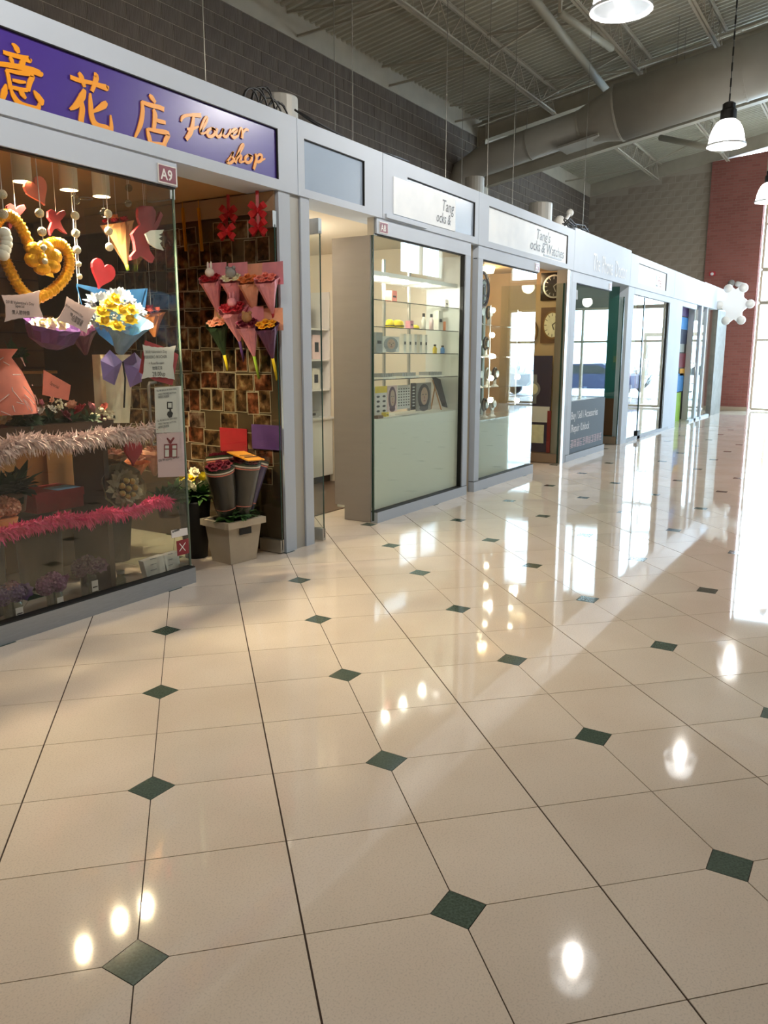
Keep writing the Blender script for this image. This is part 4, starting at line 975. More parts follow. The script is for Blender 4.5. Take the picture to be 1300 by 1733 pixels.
for si, (balls, lb) in enumerate((([(67, 361), (71, 392), (74, 419), (76, 442)], 'silver bead garland hanging in front of the gold heart'), ([(127, 365), (128, 395), (130, 423), (133, 447), (134.5, 468)], 'five bead silver garland right of the gold heart'), ([(183, 362), (184, 391), (185, 418)], 'three bead silver garland left of the red winged cutout'), ([(4, 329), (6, 362)], 'silver bead garland at the left edge of the window'))):
    Y = .16; P = [at(x, y, Y) for x, y in balls]; root = empty('bead_garland', P[-1], lb, 'garland', 'silver garlands in the window')
    MB().tube([P[-1]]+[(P[0].x, Y, 2.856)], .0025, 5).build('string', M_PAPERW, root)
    for k, p in enumerate(P): MB().ball(p, .026 if k < len(P)-2 or len(P) < 4 else .018, 14, 10).build('bead', M_SILVER, root, smooth=True)
for (x, y, s_), wb_ in zip(((218, 318, .03), (217, 344, .03), (128, 338, .035), (176, 360, .034)), ('highest, left of the cherub', 'lower, left of the cherub', 'above the five bead garland', 'beside the three bead garland')):
    p = at(x, y, .2); root = empty('glass_bauble', p, 'clear glass bauble hanging '+wb_, 'bauble', 'clear baubles')
    MB().ball(p, s_*.8, 14, 10).build('ball', M_JAR, root, smooth=True); MB().tube([(p.x, p.y, p.z+s_*.8), (p.x, p.y, 2.856)], .002, 4).build('string', M_PAPERW, root)
heart(at(66, 325, .3), .17, .17, C['coral'], 'pale red heart hanging among the lamps', .5, 2.856)
heart(at(174, 466, .32), .2, .2, C['red'], 'deep red heart behind the blue bouquet', -.35)
heart(at(227, 768, .22), .16, .18, C['red'], 'red heart below the pale pink feather boa', -.1)
def silhouette(pts, Y, th, m, name, label, cat, ox=0, oy=0, sc=1, extra=None, string=True):
    P = [at(ox+x*sc, oy+y*sc, Y) for x, y in pts]; cen = sum(P, Vector())/len(P); root = empty(name, (cen.x, Y, min(p.z for p in P)), label, cat)
    MB().prism(P, (0, th, 0)).build('board', m, root)
    if string: MB().tube([(cen.x, Y+.01, max(p.z for p in P)-.02), (cen.x, Y+.01, 2.856)], .002, 4).build('string', M_PAPERW, root)
    return root
# winged cherub cutout, outline in photo pixels
cher = [(234, 352), (240, 348), (258, 349), (264, 358), (263, 374), (258, 384), (266, 372), (272, 358), (276, 364), (268, 384), (258, 398), (252, 412), (254, 424), (262, 436), (258, 445), (248, 438), (240, 432), (232, 438), (223, 440), (222, 434), (230, 424), (228, 408), (224, 396), (230, 388), (238, 380), (234, 368)]
r_ = silhouette(cher, .26, .025, C['dred'], 'cherub_cutout', 'large red cherub cutout with a white wing', 'cutout')
wing = [(244, 396), (254, 390), (275, 389), (272, 395), (266, 398), (272, 400), (266, 404), (272, 408), (268, 412), (275, 424), (262, 420), (250, 412)]
MB().prism([at(x, y, .25) for x, y in wing], (0, -.015, 0)).build('wing', C['white'], r_)
small = [(10, 6), (16, 2), (22, 6), (24, 12), (30, 6), (37, 4), (40, 10), (34, 18), (30, 22), (34, 32), (42, 44), (34, 40), (26, 34), (20, 36), (14, 46), (12, 36), (16, 24), (10, 16)]
silhouette([(x, y) for x, y in small], .34, .02, C['dred'], 'cherub_cutout', 'small dark red hanging cutout at the upper left', 'cutout', 2, 342, 1.05)
silhouette([(x, y) for x, y in small], .34, .02, C['dred'], 'cherub_cutout', 'small dark red hanging cutout between two bead garlands', 'cutout', 72, 352, 1.0)
# red toned upright bouquet beside the cherub
cone_bouquet(at(214, 448, .5), at(198, 385, .5), .1, C['tan'], [('rose', C['orange'], .05, 0, 0)]+ring('rose', C['red'], .045, 6, .7), 'tan paper bouquet of red roses left of the cherub', tail=.04, hang=True)
# ---- cards
def card(px_pts, Y, m, label, lines, tilt=0.0, backing=None, name='price_card'):
    P = [at(x, y, Y) for x, y in px_pts]; cen = sum(P, Vector())/len(P); root = empty(name, (cen.x, Y, min(p.z for p in P)), label, 'card')
    sheet_ = MB().prism(P, (0, .004, 0)).build('card_sheet', m, root)
    if backing: MB().prism([at(x, y, Y+.012) for x, y in backing], (0, .004, 0)).build('backing_sheet', C['red'], root)
    for (s, x, y, hpx) in lines:
        o = at(x, y, Y-.0015); h = hpx*mpp(o)*1.35; e = Vector((math.cos(tilt), 0, math.sin(tilt)))
        text_mb(s, h, o, e*.85, (-e.z, 0, e.x)).build('printed_words', M_TXT, sheet_)
    return root
def star(cx, cy, w, h, tilt, n=11, amp=.12):
    P = []; ca, sa = math.cos(tilt), math.sin(tilt)
    cor = [(-w/2, -h/2), (w/2, -h/2), (w/2, h/2), (-w/2, h/2)]
    for i in range(4):
        (x0, y0), (x1, y1) = cor[i], cor[(i+1) % 4]; nn = n if i % 2 == 0 else max(3, n//2)
        for k in range(nn):
            t = k/nn; d = 1-amp*(math.sin(math.pi*t)) - (.03 if k % 2 else 0); x = (x0+(x1-x0)*t)*(d if i % 2 else 1); y = (y0+(y1-y0)*t)*(d if i % 2 == 0 else 1)
            P.append((cx+x*ca-y*sa, cy+x*sa+y*ca))
    return P
card(star(38, 518, 66, 46, -.12), .0225, M_CARD, 'pink card reading 2018 Valentines Day Special below the gold heart', [("2018 Valentine's Day", 10, 513, 5.5), ('Special', 26, 520, 5.5), ('情人節特價', 20, 531, 6)], -.02)
card(star(130, 533, 56, 44, .42), .0225, M_CARD, 'tilted pink price card beside the blue bouquet', [("2018 Valentine's Day", 110, 517, 4), ('情人節精選', 118, 533, 5), ('花束優惠', 120, 541, 5)], -.5)
card(star(269, 613, 56, 58, .03), .0225, M_PAPERW, 'white price card on a red backing reading 28.00up', [("2018 Valentine's Day", 246, 598, 5), ('FERRERO ROCHER', 244, 607, 5.4), ('+ Rose Bouquet', 252, 617, 4.6), ('玫瑰花束', 258, 626, 5), ('28.00up', 258, 637, 8)], .02, backing=[(246, 576), (285, 590), (302, 600), (292, 652), (262, 644), (236, 630)])
card([(74, 626), (120, 652), (116, 678), (72, 668)], .3, C['coral'], 'tilted red card standing among the shelf flowers', [('Special', 84, 650, 6)], -.5)
nt_ = card([(262, 656), (307, 653), (310, 731), (264, 733)], .03, M_PAPERW, 'white notice about being back in a few minutes', [("I'LL BE BACK IN FEW MINS", 265, 663, 3.4), ('PRESS THE RED BUTTON', 268, 669, 3.2), ('請按紅色按鈕', 268, 674, 3.6), ("I'LL BE BACK IN FEW MINS", 266, 714, 3.4), ('PRESS THE RED BUTTON', 268, 719.5, 3.2), ('請按紅色按鈕', 268, 725, 3.6)], .04, name='notice')
q = MB()
for pl in ([(283, 680), (292, 680), (292, 692), (283, 692)], [(284, 697), (287, 696), (287, 686), (289, 686), (290, 696), (293, 699), (291, 706), (286, 707), (283, 702)]): q.prism([at(x, y, .028) for x, y in pl], (0, .001, 0))
q.build('hand_print', M_TXT, nt_); MB().prism([at(x, y, .0268) for x, y in ((284.5, 682), (290.5, 682), (290.5, 690), (284.5, 690))], (0, .001, 0)).build('button_print', M_PAPERW, nt_)
gf = card([(265, 734), (311, 731), (313, 806), (268, 808)], .03, mat('pale_pink_paper', 'e8c6cb', .7), 'pale pink gift wrapping service notice with a present drawing', [('Gift Wrapping Service', 268, 782, 4.6)], .04, name='notice')
q = MB()
for pl in ([(278, 752), (300, 751), (300, 774), (278, 775)],): q.prism([at(x, y, .028) for x, y in pl], (0, .001, 0))
q.build('present_print', C['dred'], gf)
q = MB()
for pl in ([(279.5, 754), (286, 754), (286, 759), (279.5, 759)], [(292, 754), (298.5, 753.5), (298.5, 759), (292, 759)], [(279.5, 761), (286, 761), (286, 773), (279.5, 773)], [(292, 761), (298.5, 761), (298.5, 772.5), (292, 773)]): q.prism([at(x, y, .0268) for x, y in pl], (0, .001, 0))
q.build('present_panels', M_PAPERW, gf)
q = MB()
for pl in ([(288, 752), (282, 742), (284, 741), (289, 746)], [(289, 752), (296, 741), (293, 740), (288, 747)]): q.prism([at(x, y, .028) for x, y in pl], (0, .001, 0))
q.build('present_bow', C['dred'], gf)
st = card([(290, 898), (317, 893), (318, 905), (291, 911)], .003, M_PAPERW, 'small white and blue sticker low on the window edge', [('■ ■■■■', 292, 902, 3)], .1, name='window_sticker')
st = card([(299, 916), (319, 911), (320, 936), (301, 941)], .003, C['dred'], 'small red sticker with a white crossed mark low on the window edge', [], 0, name='window_sticker')
q = MB()
for a_, b_ in (((304, 920), (314, 932)), ((314, 918), (304, 933))): q.bar(at(*a_, .002), at(*b_, .002), .006, .001, (0, 1, 0))
q.build('crossed_mark', M_PAPERW, st)
# ---- blue bouquet
bb = empty('blue_bouquet', at(205, 715, .3), 'tall blue paper bouquet of yellow roses with a lilac bow', 'bouquet'); tp = at(196, 535, .22); nk = at(203, 596, .26)
axb = (Vector((tp.x, tp.y-.12, tp.z))-nk).normalized()
wob = lambda a, i: 1+.16*math.sin(a*4+1)*(i > 1)
MB().lathe([(.03, 0), (.07, .1), (.11, .19), (.15, .25)], nk, 24, axb, caps=False, wob=wob).build('inner_paper', C['lblue'], bb)
b = MB()
for pts in ([(130, 484), (170, 500), (205, 560), (206, 596), (168, 566), (140, 520)], [(250, 488), (235, 500), (212, 560), (206, 596), (236, 566), (246, 520)], [(130, 480), (190, 492), (248, 488), (240, 520), (140, 520)]): b.prism([at(x, y, .36) for x, y in pts], (0, .006, 0))
b.build('outer_paper', C['blue'], bb)
rq = tuple(axb.to_track_quat('Z', 'Y').to_euler())
for k in range(5):
    a = 2*math.pi*k/5; inst('tulle_frill', rose_mesh(mat('pale_tulle', 'b9c3d2', .7), 0, 'frill'), at(194+math.cos(a)*28, 530+math.sin(a)*22, .27), bb, rq, (.115, .115, .115))
for (x, y) in ((194, 510), (170, 532), (220, 528), (176, 548), (218, 545), (197, 556), (206, 530), (183, 520)):
    bloom('rose', C['yellow'], at(x, y, .10), .056, bb, rq)
for (x, y) in ((176, 518), (211, 516), (194, 535), (186, 545), (208, 548)): inst('white_berry', rose_mesh(C['white'], 0, 'tiny'), at(x, y, .09), bb, None, (.02, .02, .02))
b = MB().prism([at(176, 600, .3), at(226, 600, .3), at(219, 716, .3), at(182, 716, .3)], (0, .12, 0)); b.build('long_sleeve', C['cream'], bb)
bw = MB()
for s, (cx, cy) in ((-1, (186, 620)), (1, (228, 624))):
    P = [at(207, 612, .2), at(cx, cy-28, .17), at(cx+s*16, cy-10, .14), at(cx+s*12, cy+22, .14), at(cx-s*8, cy+32, .16)]
    c0 = sum(P, Vector())/5+Vector((0, -.04, 0))
    for i in range(5): bw.poly([P[i], P[(i+1) % 5], c0])
bw.build('lilac_bow', mat('lilac_wrap', '8d76b8', .45), bb, smooth=True)
q = MB(); q.tube([at(208, 612, .13), at(212, 640, .13), at(210, 690, .15)], .006, 6); q.build('dark_ribbon', M_BLACK, bb)
# ---- purple bowl of yellow flowers, net wrapped bouquet, shelf flowers
pb = empty('purple_bouquet', at(90, 588, .4), 'round purple paper bouquet with pale yellow flowers', 'bouquet'); c0 = at(88, 575, .42)
MB().lathe([(.06, -.05), (.13, 0), (.16, .07), (.17, .1)], c0, 20, (0, -.3, 1), caps=False, wob=lambda a, i: 1+.08*math.sin(7*a+i)).build('paper_wrap', C['purple'], pb)
for k in range(9): bloom('rose', C['cream'], c0+Vector((.09*math.cos(k*.7)*(k > 0), .06*math.sin(k*.7)*(k > 0), .09)), .045, pb)
cone_bouquet(at(145, 600, .5), at(137, 560, .45), .1, C['plum'], ring('rose', C['cream'], .04, 5, .5), 'dark plum bouquet half hidden behind the tilted card', hang=True)
nb = empty('net_bouquet', at(15, 700, .3), 'coral net wrapped bouquet at the left edge of the window', 'bouquet'); c0 = at(12, 700, .32); c1 = at(18, 600, .3)
MB().lathe([(.17, 0), (.16, .1), (.1, .25), (.05, .33), (.09, .38)], c0, 18, caps=False).build('coral_wrap', C['coral'], nb, smooth=True)
q = MB(); rr = random.Random(9)
for k in range(70):
    a = rr.uniform(0, 6.28); z = rr.uniform(0, .3); f = lambda a, z: c0+Vector(((.175-.3*max(0, z-.08)*.9)*math.cos(a), (.175-.3*max(0, z-.08)*.9)*math.sin(a), z))
    a2 = a+rr.uniform(-.5, .5); z2 = min(.33, max(0, z+rr.uniform(-.09, .09))); q.tube([f(a, z), f((a+a2)/2, (z+z2)/2), f(a2, z2)], .003, 4)
q.build('net_threads', C['lpink'], nb)
sh = empty('display_plinth', at(100, 760, .42), 'low display plinth behind the pale pink feather boa', 'plinth'); z0 = at(95, 716, .3).z
MB().box(2.4, 3.62, .22, .62, z0-.05, z0).build('top_board', mat('dark_wood', '4a3524', .5), sh)
for xx in (2.45, 3.55): MB().box(xx, xx+.04, .26, .58, .002, z0-.05).build('side', mat('dark_wood', '4a3524', .5), sh)
k = 0
rowf = [(10, 708, 'rose', 'cream', .06), (-6, 700, 'rose', 'yellow', .05), (32, 694, 'rose', 'white', .036), (45, 694, 'rose', 'white', .036), (58, 696, 'rose', 'white', .036), (72, 696, 'rose', 'white', .036), (86, 694, 'rose', 'white', .036), (66, 682, 'rose', 'pink', .035), (92, 678, 'rose', 'peach', .035), (108, 705, 'rose', 'wine', .05), (138, 695, 'rose', 'red', .05), (122, 686, 'rose', 'peach', .035), (152, 690, 'rose', 'pink', .04), (170, 700, 'tiny', 'cream', .06), (182, 703, 'tiny', 'cream', .05), (100, 684, 'tiny', 'cream', .04), (172, 712, 'rose', 'wine', .04), (85, 710, 'leafy', 'dgreen', .08), (50, 712, 'leafy', 'dgreen', .08), (150, 712, 'leafy', 'dgreen', .08), (120, 714, 'leafy', 'dgreen', .08), (28, 712, 'leafy', 'dgreen', .08), (178, 690, 'rose', 'coral', .035), (60, 705, 'rose', 'wine', .03)]
fr = empty('flower_arrangement', at(100, 716, .36), 'long arrangement of white, pink and red roses above the pale boa', 'flowers')
MB().box(at(18, 716, .36).x, at(186, 716, .36).x, .3, .42, z0, z0+.02).build('tray', C['dgreen'], fr)
for x, y, kd, cm, r in rowf: bloom(kd, C[cm], at(x, y, .27), r, fr)
# boxes behind
def carton(x0, x1, y0, y1, z0, z1, m, label, lid=None):
    root = empty('carton', ((x0+x1)/2, (y0+y1)/2, z0), label, 'box'); MB().box(x0, x1, y0, y1, z0, z1).build('body', m, root)
    if lid: MB().box(x0-.006, x1+.006, y0-.006, y1+.006, z1-.05, z1+.004).build('lid', lid, root)
    else: MB().box((x0+x1)/2-.025, (x0+x1)/2+.025, y0-.001, y1+.001, z0+.05, z1+.002).build('tape', mat('packing_tape', 'b08a58', .3), root)
    return root
a = at(78, 760, .75); b_ = at(175, 838, .75)
carton(a.x, b_.x, .75, 1.1, .62, a.z, M_BOX, 'brown cardboard box standing behind the pale pink boa')
stand = empty('plant_stand', (3.45, .9, 0), 'dark low stand carrying boxes behind the window', 'stand'); MB().box(2.5, 4.0, .62, 1.2, .56, .6).build('top', mat('dark_wood', '4a3524', .5), stand)
for xx in (2.55, 3.9): MB().box(xx, xx+.05, .7, 1.1, 0.002, .56).build('leg_panel', mat('dark_wood', '4a3524', .5), stand)
a = at(52, 832, .5); b_ = at(135, 868, .5); rb = carton(a.x, b_.x, .45, .72, .601, .601+.13, C['dred'], 'dark red flat box with a pale blue label', C['dred'])
MB().box(b_.x-.2, b_.x-.02, .444, .6, .735, .738).build('label', C['lblue'], rb)
carton(2.35, 2.75, .9, 1.3, .601, 1.1, M_BOX, 'brown cardboard box at the left behind the plants')
carton(3.15, 3.7, 1.3, 1.8, .003, .55, M_BOX, 'brown cardboard carton on the floor behind the jars')
carton(3.75, 4.1, 1.15, 1.5, .003, .48, mat('tan_bin', 'a68a62', .6), 'tan square bin on the floor behind the hot pink boa', M_BOX)
# shelf tower at the back with dim goods
for k, (x, z, cm) in enumerate(((2.7, 1.3, 'brown'), (3.0, 1.3, 'plum'), (3.4, 1.48, 'dred'), (3.8, 1.48, 'tan'), (4.2, 1.48, 'wine'), (4.6, 1.48, 'green'), (3.5, 1.98, 'green'), (3.9, 1.98, 'dgreen'), (4.3, 1.98, 'green'))):
    if x < 3.2: continue
    c0 = Vector((x, 2.68, z-.005)); root = empty('potted_arrangement', c0, ['red', 'tan', 'wine', 'green', 'bushy green', 'dark green', 'trailing green'][k-2]+' potted arrangement on the back shelves of the flower shop', 'potted plant')
    MB().lathe([(.06, 0), (.08, .12), (.07, .12)], c0, 14).build('pot', C['brown'], root, smooth=True)
    for t in range(3): bloom('leafy' if 'green' in cm else 'rose', C[cm], c0+Vector((.05*t-.05, 0, .14)), .14 if 'green' in cm else .09, root)
# left plants
for (x, y, Y, r, lb) in ((20, 815, .4, .17, 'dark leafy plant under the pale boa at the left edge'), (285, 830, .35, .15, 'green leafy plant right of the chocolate bouquet')):
    c0 = at(x, y+18, Y); root = empty('leafy_plant', c0, lb, 'plant')
    MB().lathe([(.07, -.12), (.09, 0), (.08, 0)], c0, 14).build('pot', C['brown'], root, smooth=True)
    for t in range(5): bloom('leafy', C['green' if x > 200 else 'dgreen'], c0+Vector((.03*t-.06, 0, 0)), r, root, (0.2*t-.4, .2, t*1.3))
# chocolate bouquet
cb_ = empty('chocolate_bouquet', at(210, 855, .26), 'round bouquet of gold wrapped balls in brown net paper', 'bouquet'); c0 = at(209, 826, .24)
MB().lathe([(.02, -.2), (.13, -.03), (.17, .0), (.18, .02)], c0, 24, (0, -1, .35), caps=False, wob=lambda a, i: 1+.06*math.sin(9*a)).build('paper_wrap', mat('brown_net_paper', '8b7a52', .6), cb_)
inst('tulle_frill', rose_mesh(mat('beige_tulle', 'b9ac8c', .7), 0, 'frill'), c0+Vector((0, .0, 0)), cb_, (1.25, 0, 0), (.14, .14, .14))
for k in range(8):
    a = 2*math.pi*k/7; rr_ = 0 if k == 7 else .058
    MB().ball(c0+Vector((rr_*math.cos(a), -.05, rr_*math.sin(a))), .022, 10, 8).build('gold_ball', mat('dull_gold_foil', 'b89a58', .35, metal=.5), cb_, smooth=True)
for (x, y, lb) in ((228, 795, 'orange paper bouquet left of the gift notice'), (262, 780, 'peach paper bouquet behind the gift notice'), (190, 785, 'cellophane wrapped bouquet under the pale boa')):
    cone_bouquet(at(x, y+25, .4), at(x, y-10, .38), .09, C['orange'] if 'orange' in lb else C['peach'] if 'peach' in lb else C['tan'], ring('rose', C['peach'], .035, 5, .5), lb)
# upper right window: hanging orange lantern bouquet + basket
cone_bouquet(at(262, 570, .7), at(256, 535, .7), .09, C['orange'], [('rose', C['red'], .05, 0, 0)]+ring('rose', C['coral'], .04, 4, .6), 'orange paper bouquet right of the blue bouquet', hang=True)
# ---- feather boas
def boa(pxs, Y, m, n, label, R, seed):
    path = tubepath(pxs, Y, 12); root = empty('feather_boa', path[len(path)//2], label, 'feather boa'); rr = random.Random(seed)
    MB().tube(path, .022, 8).build('core', m, root, smooth=True)
    b = MB(); cum = len(path)-1
    for k in range(n):
        t = rr.uniform(0, cum-.001); i = int(t); p = path[i].lerp(path[i+1], t-i); tn = (path[i+1]-path[i]).normalized()
        v = Vector((rr.gauss(0, 1), rr.gauss(0, 1)-.2, rr.gauss(0, 1)-.15)); v = (v-tn*v.dot(tn)).normalized()+tn*rr.uniform(-.7, .7); v.normalize()
        L = R*rr.uniform(.55, 1.25); u = tn.cross(v).normalized()+tn*rr.uniform(-.5, .5)
        sd = v.cross(u).normalized() if rr.random() < .5 else u.normalized(); w = rr.uniform(.0035, .008)
        q1 = p+v*L*.55; q2 = p+v*L+Vector((0, -.2*L*rr.random(), -.45*L*rr.random()))
        b.quad(p-sd*w*.4, p+sd*w*.4, q1+sd*w, q1-sd*w); b.quad(q1-sd*w, q1+sd*w, q2+sd*w*.15, q2-sd*w*.15)
    b.build('feathers', m, root, kind='stuff')
boa([(-30, 785), (0, 762), (30, 748), (70, 745), (110, 746), (150, 740), (190, 732), (230, 732), (266, 722)], .09, mat('pale_pink_feather', 'fbe2de', .75, var=.08, vscale=20), 2600, 'pale pink feather boa strung across the flower window', .07, 1)
boa([(-30, 912), (0, 904), (40, 892), (80, 884), (110, 876), (140, 878), (175, 868), (205, 868), (240, 858), (262, 848), (286, 848)], .09, mat('hot_pink_feather', 'f2508c', .7, var=.08, vscale=20), 2600, 'hot pink feather boa strung lower across the flower window', .052, 2)
# ---- jars along the bottom
def jar(x, y, Y, r, h, fm, label, lab=True, blooms=7, fr=.05):
    c0 = Vector((at(x, y, Y).x, Y, .004)); root = empty('flower_jar', c0, label, 'jar')
    prof = [(r*.9, 0), (r, .01), (r, h*.72), (r*.72, h*.86), (r*.72, h)]
    MB().lathe(prof+[(q-.004, z_+(.006 if z_ < .005 else 0)) for q, z_ in prof[::-1]], c0, 20, caps=False).build('glass', M_JAR, root, smooth=True)
    if lab: MB().box(c0.x-r*.45, c0.x+r*.45, c0.y-r-.006, c0.y-r-.004, h*.25, h*.62).build('label', M_PAPERW, root); lb_ = col.objects[-1]; MB().box(c0.x-r*.35, c0.x+r*.35, c0.y-r-.0068, c0.y-r-.0062, h*.38, h*.42).build('label_print', M_TXT, lb_)
    if fm:
        MB().tube([c0+Vector((0, 0, .02)), c0+Vector((0, 0, h))], .006, 6).build('stems', C['dgreen'], root)
        for k in range(blooms):
            a = k*2.4; q = .7*fr*math.sqrt(k)
            bloom('rose' if k % 2 else 'pompom', C[fm if k % 3 else 'mauve' if fm != 'plum' else 'plum'], c0+Vector((q*math.cos(a), q*math.sin(a)*.7, h+fr*.7-q*.4)), fr*1.15, root)
    else:
        MB().lathe([(r*.78, h), (r*.78, h+.02)], c0, 18).build('lid', M_CHROME, root)
    return root
jar(24, 1045, .27, .055, .17, 'purple', 'leftmost jar of mauve and purple flowers at the window bottom')
jar(94, 1028, .24, .05, .17, 'mauve', 'middle jar of dusky pink flowers at the window bottom')
jar(152, 1004, .32, .055, .2, 'plum', 'jar of dark plum flowers at the window bottom')
jar(206, 1000, .2, .035, .14, None, 'small empty glass jar with a metal lid', False)
ch = Vector((2.86, .45, 0)); vz = empty('black_vase', (2.83, .55, 0), 'tall black cylinder vase below the hot pink boa', 'vase'); c0 = Vector((2.83, .55, .003))
MB().lathe([(.11, 0), (.12, .48), (.11, .48), (.1, .02)], c0, 22).build('vase_body', M_BLACK, vz, smooth=True)
vz2 = empty('brown_vase', (3.42, .82, 0), 'brown cylinder bucket behind the plum flower jar', 'vase'); c0 = Vector((3.42, .84, .003))
MB().lathe([(.14, 0), (.16, .5), (.15, .5), (.13, .02)], c0, 22).build('vase_body', mat('dark_brown_vase', '4a3528', .5), vz2, smooth=True)
pp = empty('peach_flower_pot', at(8, 880, .3), 'peach pompom flower in an orange wrap at the left edge', 'potted plant'); c0 = at(8, 885, .3)
MB().lathe([(.05, -.06), (.08, .03), (.07, .03)], c0, 16, caps=True).build('pot_wrap', C['orange'], pp, smooth=True)
for t in range(3): bloom('pompom', C['peach'], c0+Vector((.05*t-.05, 0, .09+.02*(t == 1))), .06, pp)
for (x0, x1, y0, y1, ti, lb) in ((246, 277, 920, 978, .2, 'white paper pouch leaning inside the window corner'), (278, 300, 912, 970, .05, 'narrow white paper pouch beside the window edge')):
    a = at(x0, y1, .16); b_ = at(x1, y0, .16); root = empty('paper_pouch', (a.x, .16, .004), lb, 'pouch'); w = b_.x-a.x; h = .2
    MB().obox(((a.x+b_.x)/2, .17, .004+h/2), (w/2, 0, .02*ti), (0, .025, .0), (-ti*.12, .05*0, h/2)).build('pouch_body', C['white'], root)
    q = MB()
    for k in range(4): q.box(a.x+w*.2, a.x+w*.5, .142, .144, .08+.04*k, .085+.04*k)
    q.build('print', C['grey'], root)
# ------------------------------------------------------------------ cosmetics shop (A8)
def plight(loc, e, c=(1, .86, .68), r=.03):
    l = bpy.data.lights.new('lamp_light', 'POINT'); l.energy = e; l.color = c; l.shadow_soft_size = r
    o = bpy.data.objects.new('lamp_light', l); col.objects.link(o); o.location = loc
M_GREYLAM = mat('warm_grey_laminate', '9b938c', .4, var=.03, vscale=2, stretch=(1, 1, 8))
MB().box(5.46, 8.51, .7, 2.98, .0, .006).build('vinyl_floor', mat('brown_vinyl', '5b4636', .4), label='brown vinyl floor inside the cosmetics shop', cat='flooring')
dc = empty('display_cabinet', (7.45, .25, 0), 'white window display cabinet with glass shelves in the cosmetics shop', 'cabinet')
MB().box(6.50, 6.525, .03, .46, .15, 2.70).build('side_panel', M_GREYLAM, dc)
MB().box(6.51, 6.54, .04, .35, 0.002, .15).build('toe_kick', M_GREYLAM, dc)
zc = onY(634, 711, .03).z
MB().box(6.527, 8.36, .032, .45, .12, zc).build('base', mat('greenish_white_panel', 'eff2e8', .35), dc)
MB().box(8.362, 8.385, .03, .46, .12, 2.70).build('side_panel', M_WHITE, dc)
shz = [onY(634, y, .05).z for y in (643, 598, 553, 507)]
for z in shz:
    s_ = MB().box(6.527, 8.36, .04, .43, z-.004, z+.004).build('glass_shelf', M_GLASSG, dc)
    MB().box(6.527, 8.36, .036, .0395, z-.004, z+.004).build('shelf_edge', M_GLEDGE, s_)
for x in (6.9, 7.42, 7.95): MB().box(x-.02, x+.02, .44, .46, zc, 2.6).build('back_post', M_CHROME, dc)
MB().box(6.527, 8.36, .06, .46, 2.36, 2.40).build('top_board', M_WHITE, dc)
M_DL = mat('downlight_face', 'ffffff', .5, emit='fff1da', estr=18)
for k, x in enumerate((6.75, 7.1, 7.5, 7.95)):
    MB().lathe([(.05, 0), (.05, .006)], (x, .24, 2.353), 16).build('downlight', M_DL, dc); plight((x, .24, 2.31), 4.5, (1, .95, .85))
def goods(x, y, w, h, d, Yv, zb, m, label, cat='box', kind='box', name=None):
    """a small product: x from the photo, z from the shelf it stands on"""
    p = onY(x, y, Yv); c = Vector((p.x, Yv, zb)); root = empty(name or cat.replace(' ', '_'), c, label, cat)
    if kind == 'box':
        MB().box(c.x-w/2, c.x+w/2, Yv-d/2, Yv+d/2, zb, zb+h).build('body', m, root)
        MB().box(c.x-w*.3, c.x+w*.3, Yv-d/2-.002, Yv-d/2, zb+h*.45, zb+h*.6).build('printed_band', M_TXT, root)
    elif kind == 'bottle':
        MB().lathe([(w*.5, 0), (w*.5, h*.6), (w*.25, h*.72), (w*.25, h*.8)], c, 12).build('body', m, root, smooth=True); MB().lathe([(w*.3, h*.8), (w*.3, h)], c, 12).build('cap', M_TXT, root)
    elif kind == 'tin':
        MB().lathe([(w*.5, 0), (w*.52, h*.3), (w*.45, h*.8), (w*.2, h)], c, 14).build('body', m, root, smooth=True); MB().lathe([(w*.535, h*.25), (w*.535, h*.35)], c, 14).build('band', M_TXT, root)
    elif kind == 'tray':
        MB().box(c.x-w/2, c.x+w/2, Yv-d/2, Yv+d/2, zb, zb+h*.3).build('tray_body', m, root)
        for k in range(6): MB().box(c.x-w/2+w*(k+.2)/6, c.x-w/2+w*(k+.8)/6, Yv-d*.35, Yv+d*.3, zb+h*.3, zb+h).build('clip', C['grey'], root)
    return root
Y0 = .22
for k, (x, w, h, m, kd, lb) in enumerate(((660, .09, .09, 'yellow', 'tin', 'yellow tin leftmost on the third glass shelf'), (673, .13, .09, 'yellow', 'tin', 'wide yellow tin second on the third glass shelf'), (693, .07, .09, 'pink', 'box', 'small pink box behind the yellow tins'), (702, .1, .05, 'yellow', 'tin', 'low yellow tin beside the pink box'), (717, .05, .18, 'white', 'bottle', 'white bottle left of the perfume group'), (730, .05, .18, 'lpink', 'bottle', 'pale pink bottle in the perfume group'), (742, .1, .22, 'white', 'box', 'white box at back of the perfume group'), (755, .09, .18, 'orange', 'bottle', 'amber perfume bottle on the third glass shelf'), (768, .07, .22, 'purple', 'box', 'purple box at the right end of the third shelf'))):
    goods(x, 550, w, h, .06, Y0, shz[2]+.0045, C[m], lb, 'tin' if kd == 'tin' else 'bottle' if kd == 'bottle' else 'box', kd)
for k, x in enumerate((682, 691, 700, 709, 718)): goods(x, 590, .05, .2, .05, Y0, shz[1]+.0045, C['white'], ('first', 'second', 'third', 'fourth', 'fifth')[k]+' slim white carton in the row on the second glass shelf')
goods(736, 592, .05, .1, .05, Y0, shz[1]+.0045, C['yellow'], 'little yellow bottle on the second glass shelf', 'bottle', 'bottle'); goods(749, 592, .05, .09, .05, Y0, shz[1]+.0045, C['blue'], 'little blue bottle on the second glass shelf', 'bottle', 'bottle')
for k, (x, w) in enumerate(((645, .25), (683, .3), (728, .32))): goods(x, 636, w, .05, .2, Y0, shz[0]+.0045, M_JAR if False else C['white'], ('left', 'middle', 'right')[k]+' clear tray of hair clips on the lowest glass shelf', 'tray', 'tray')
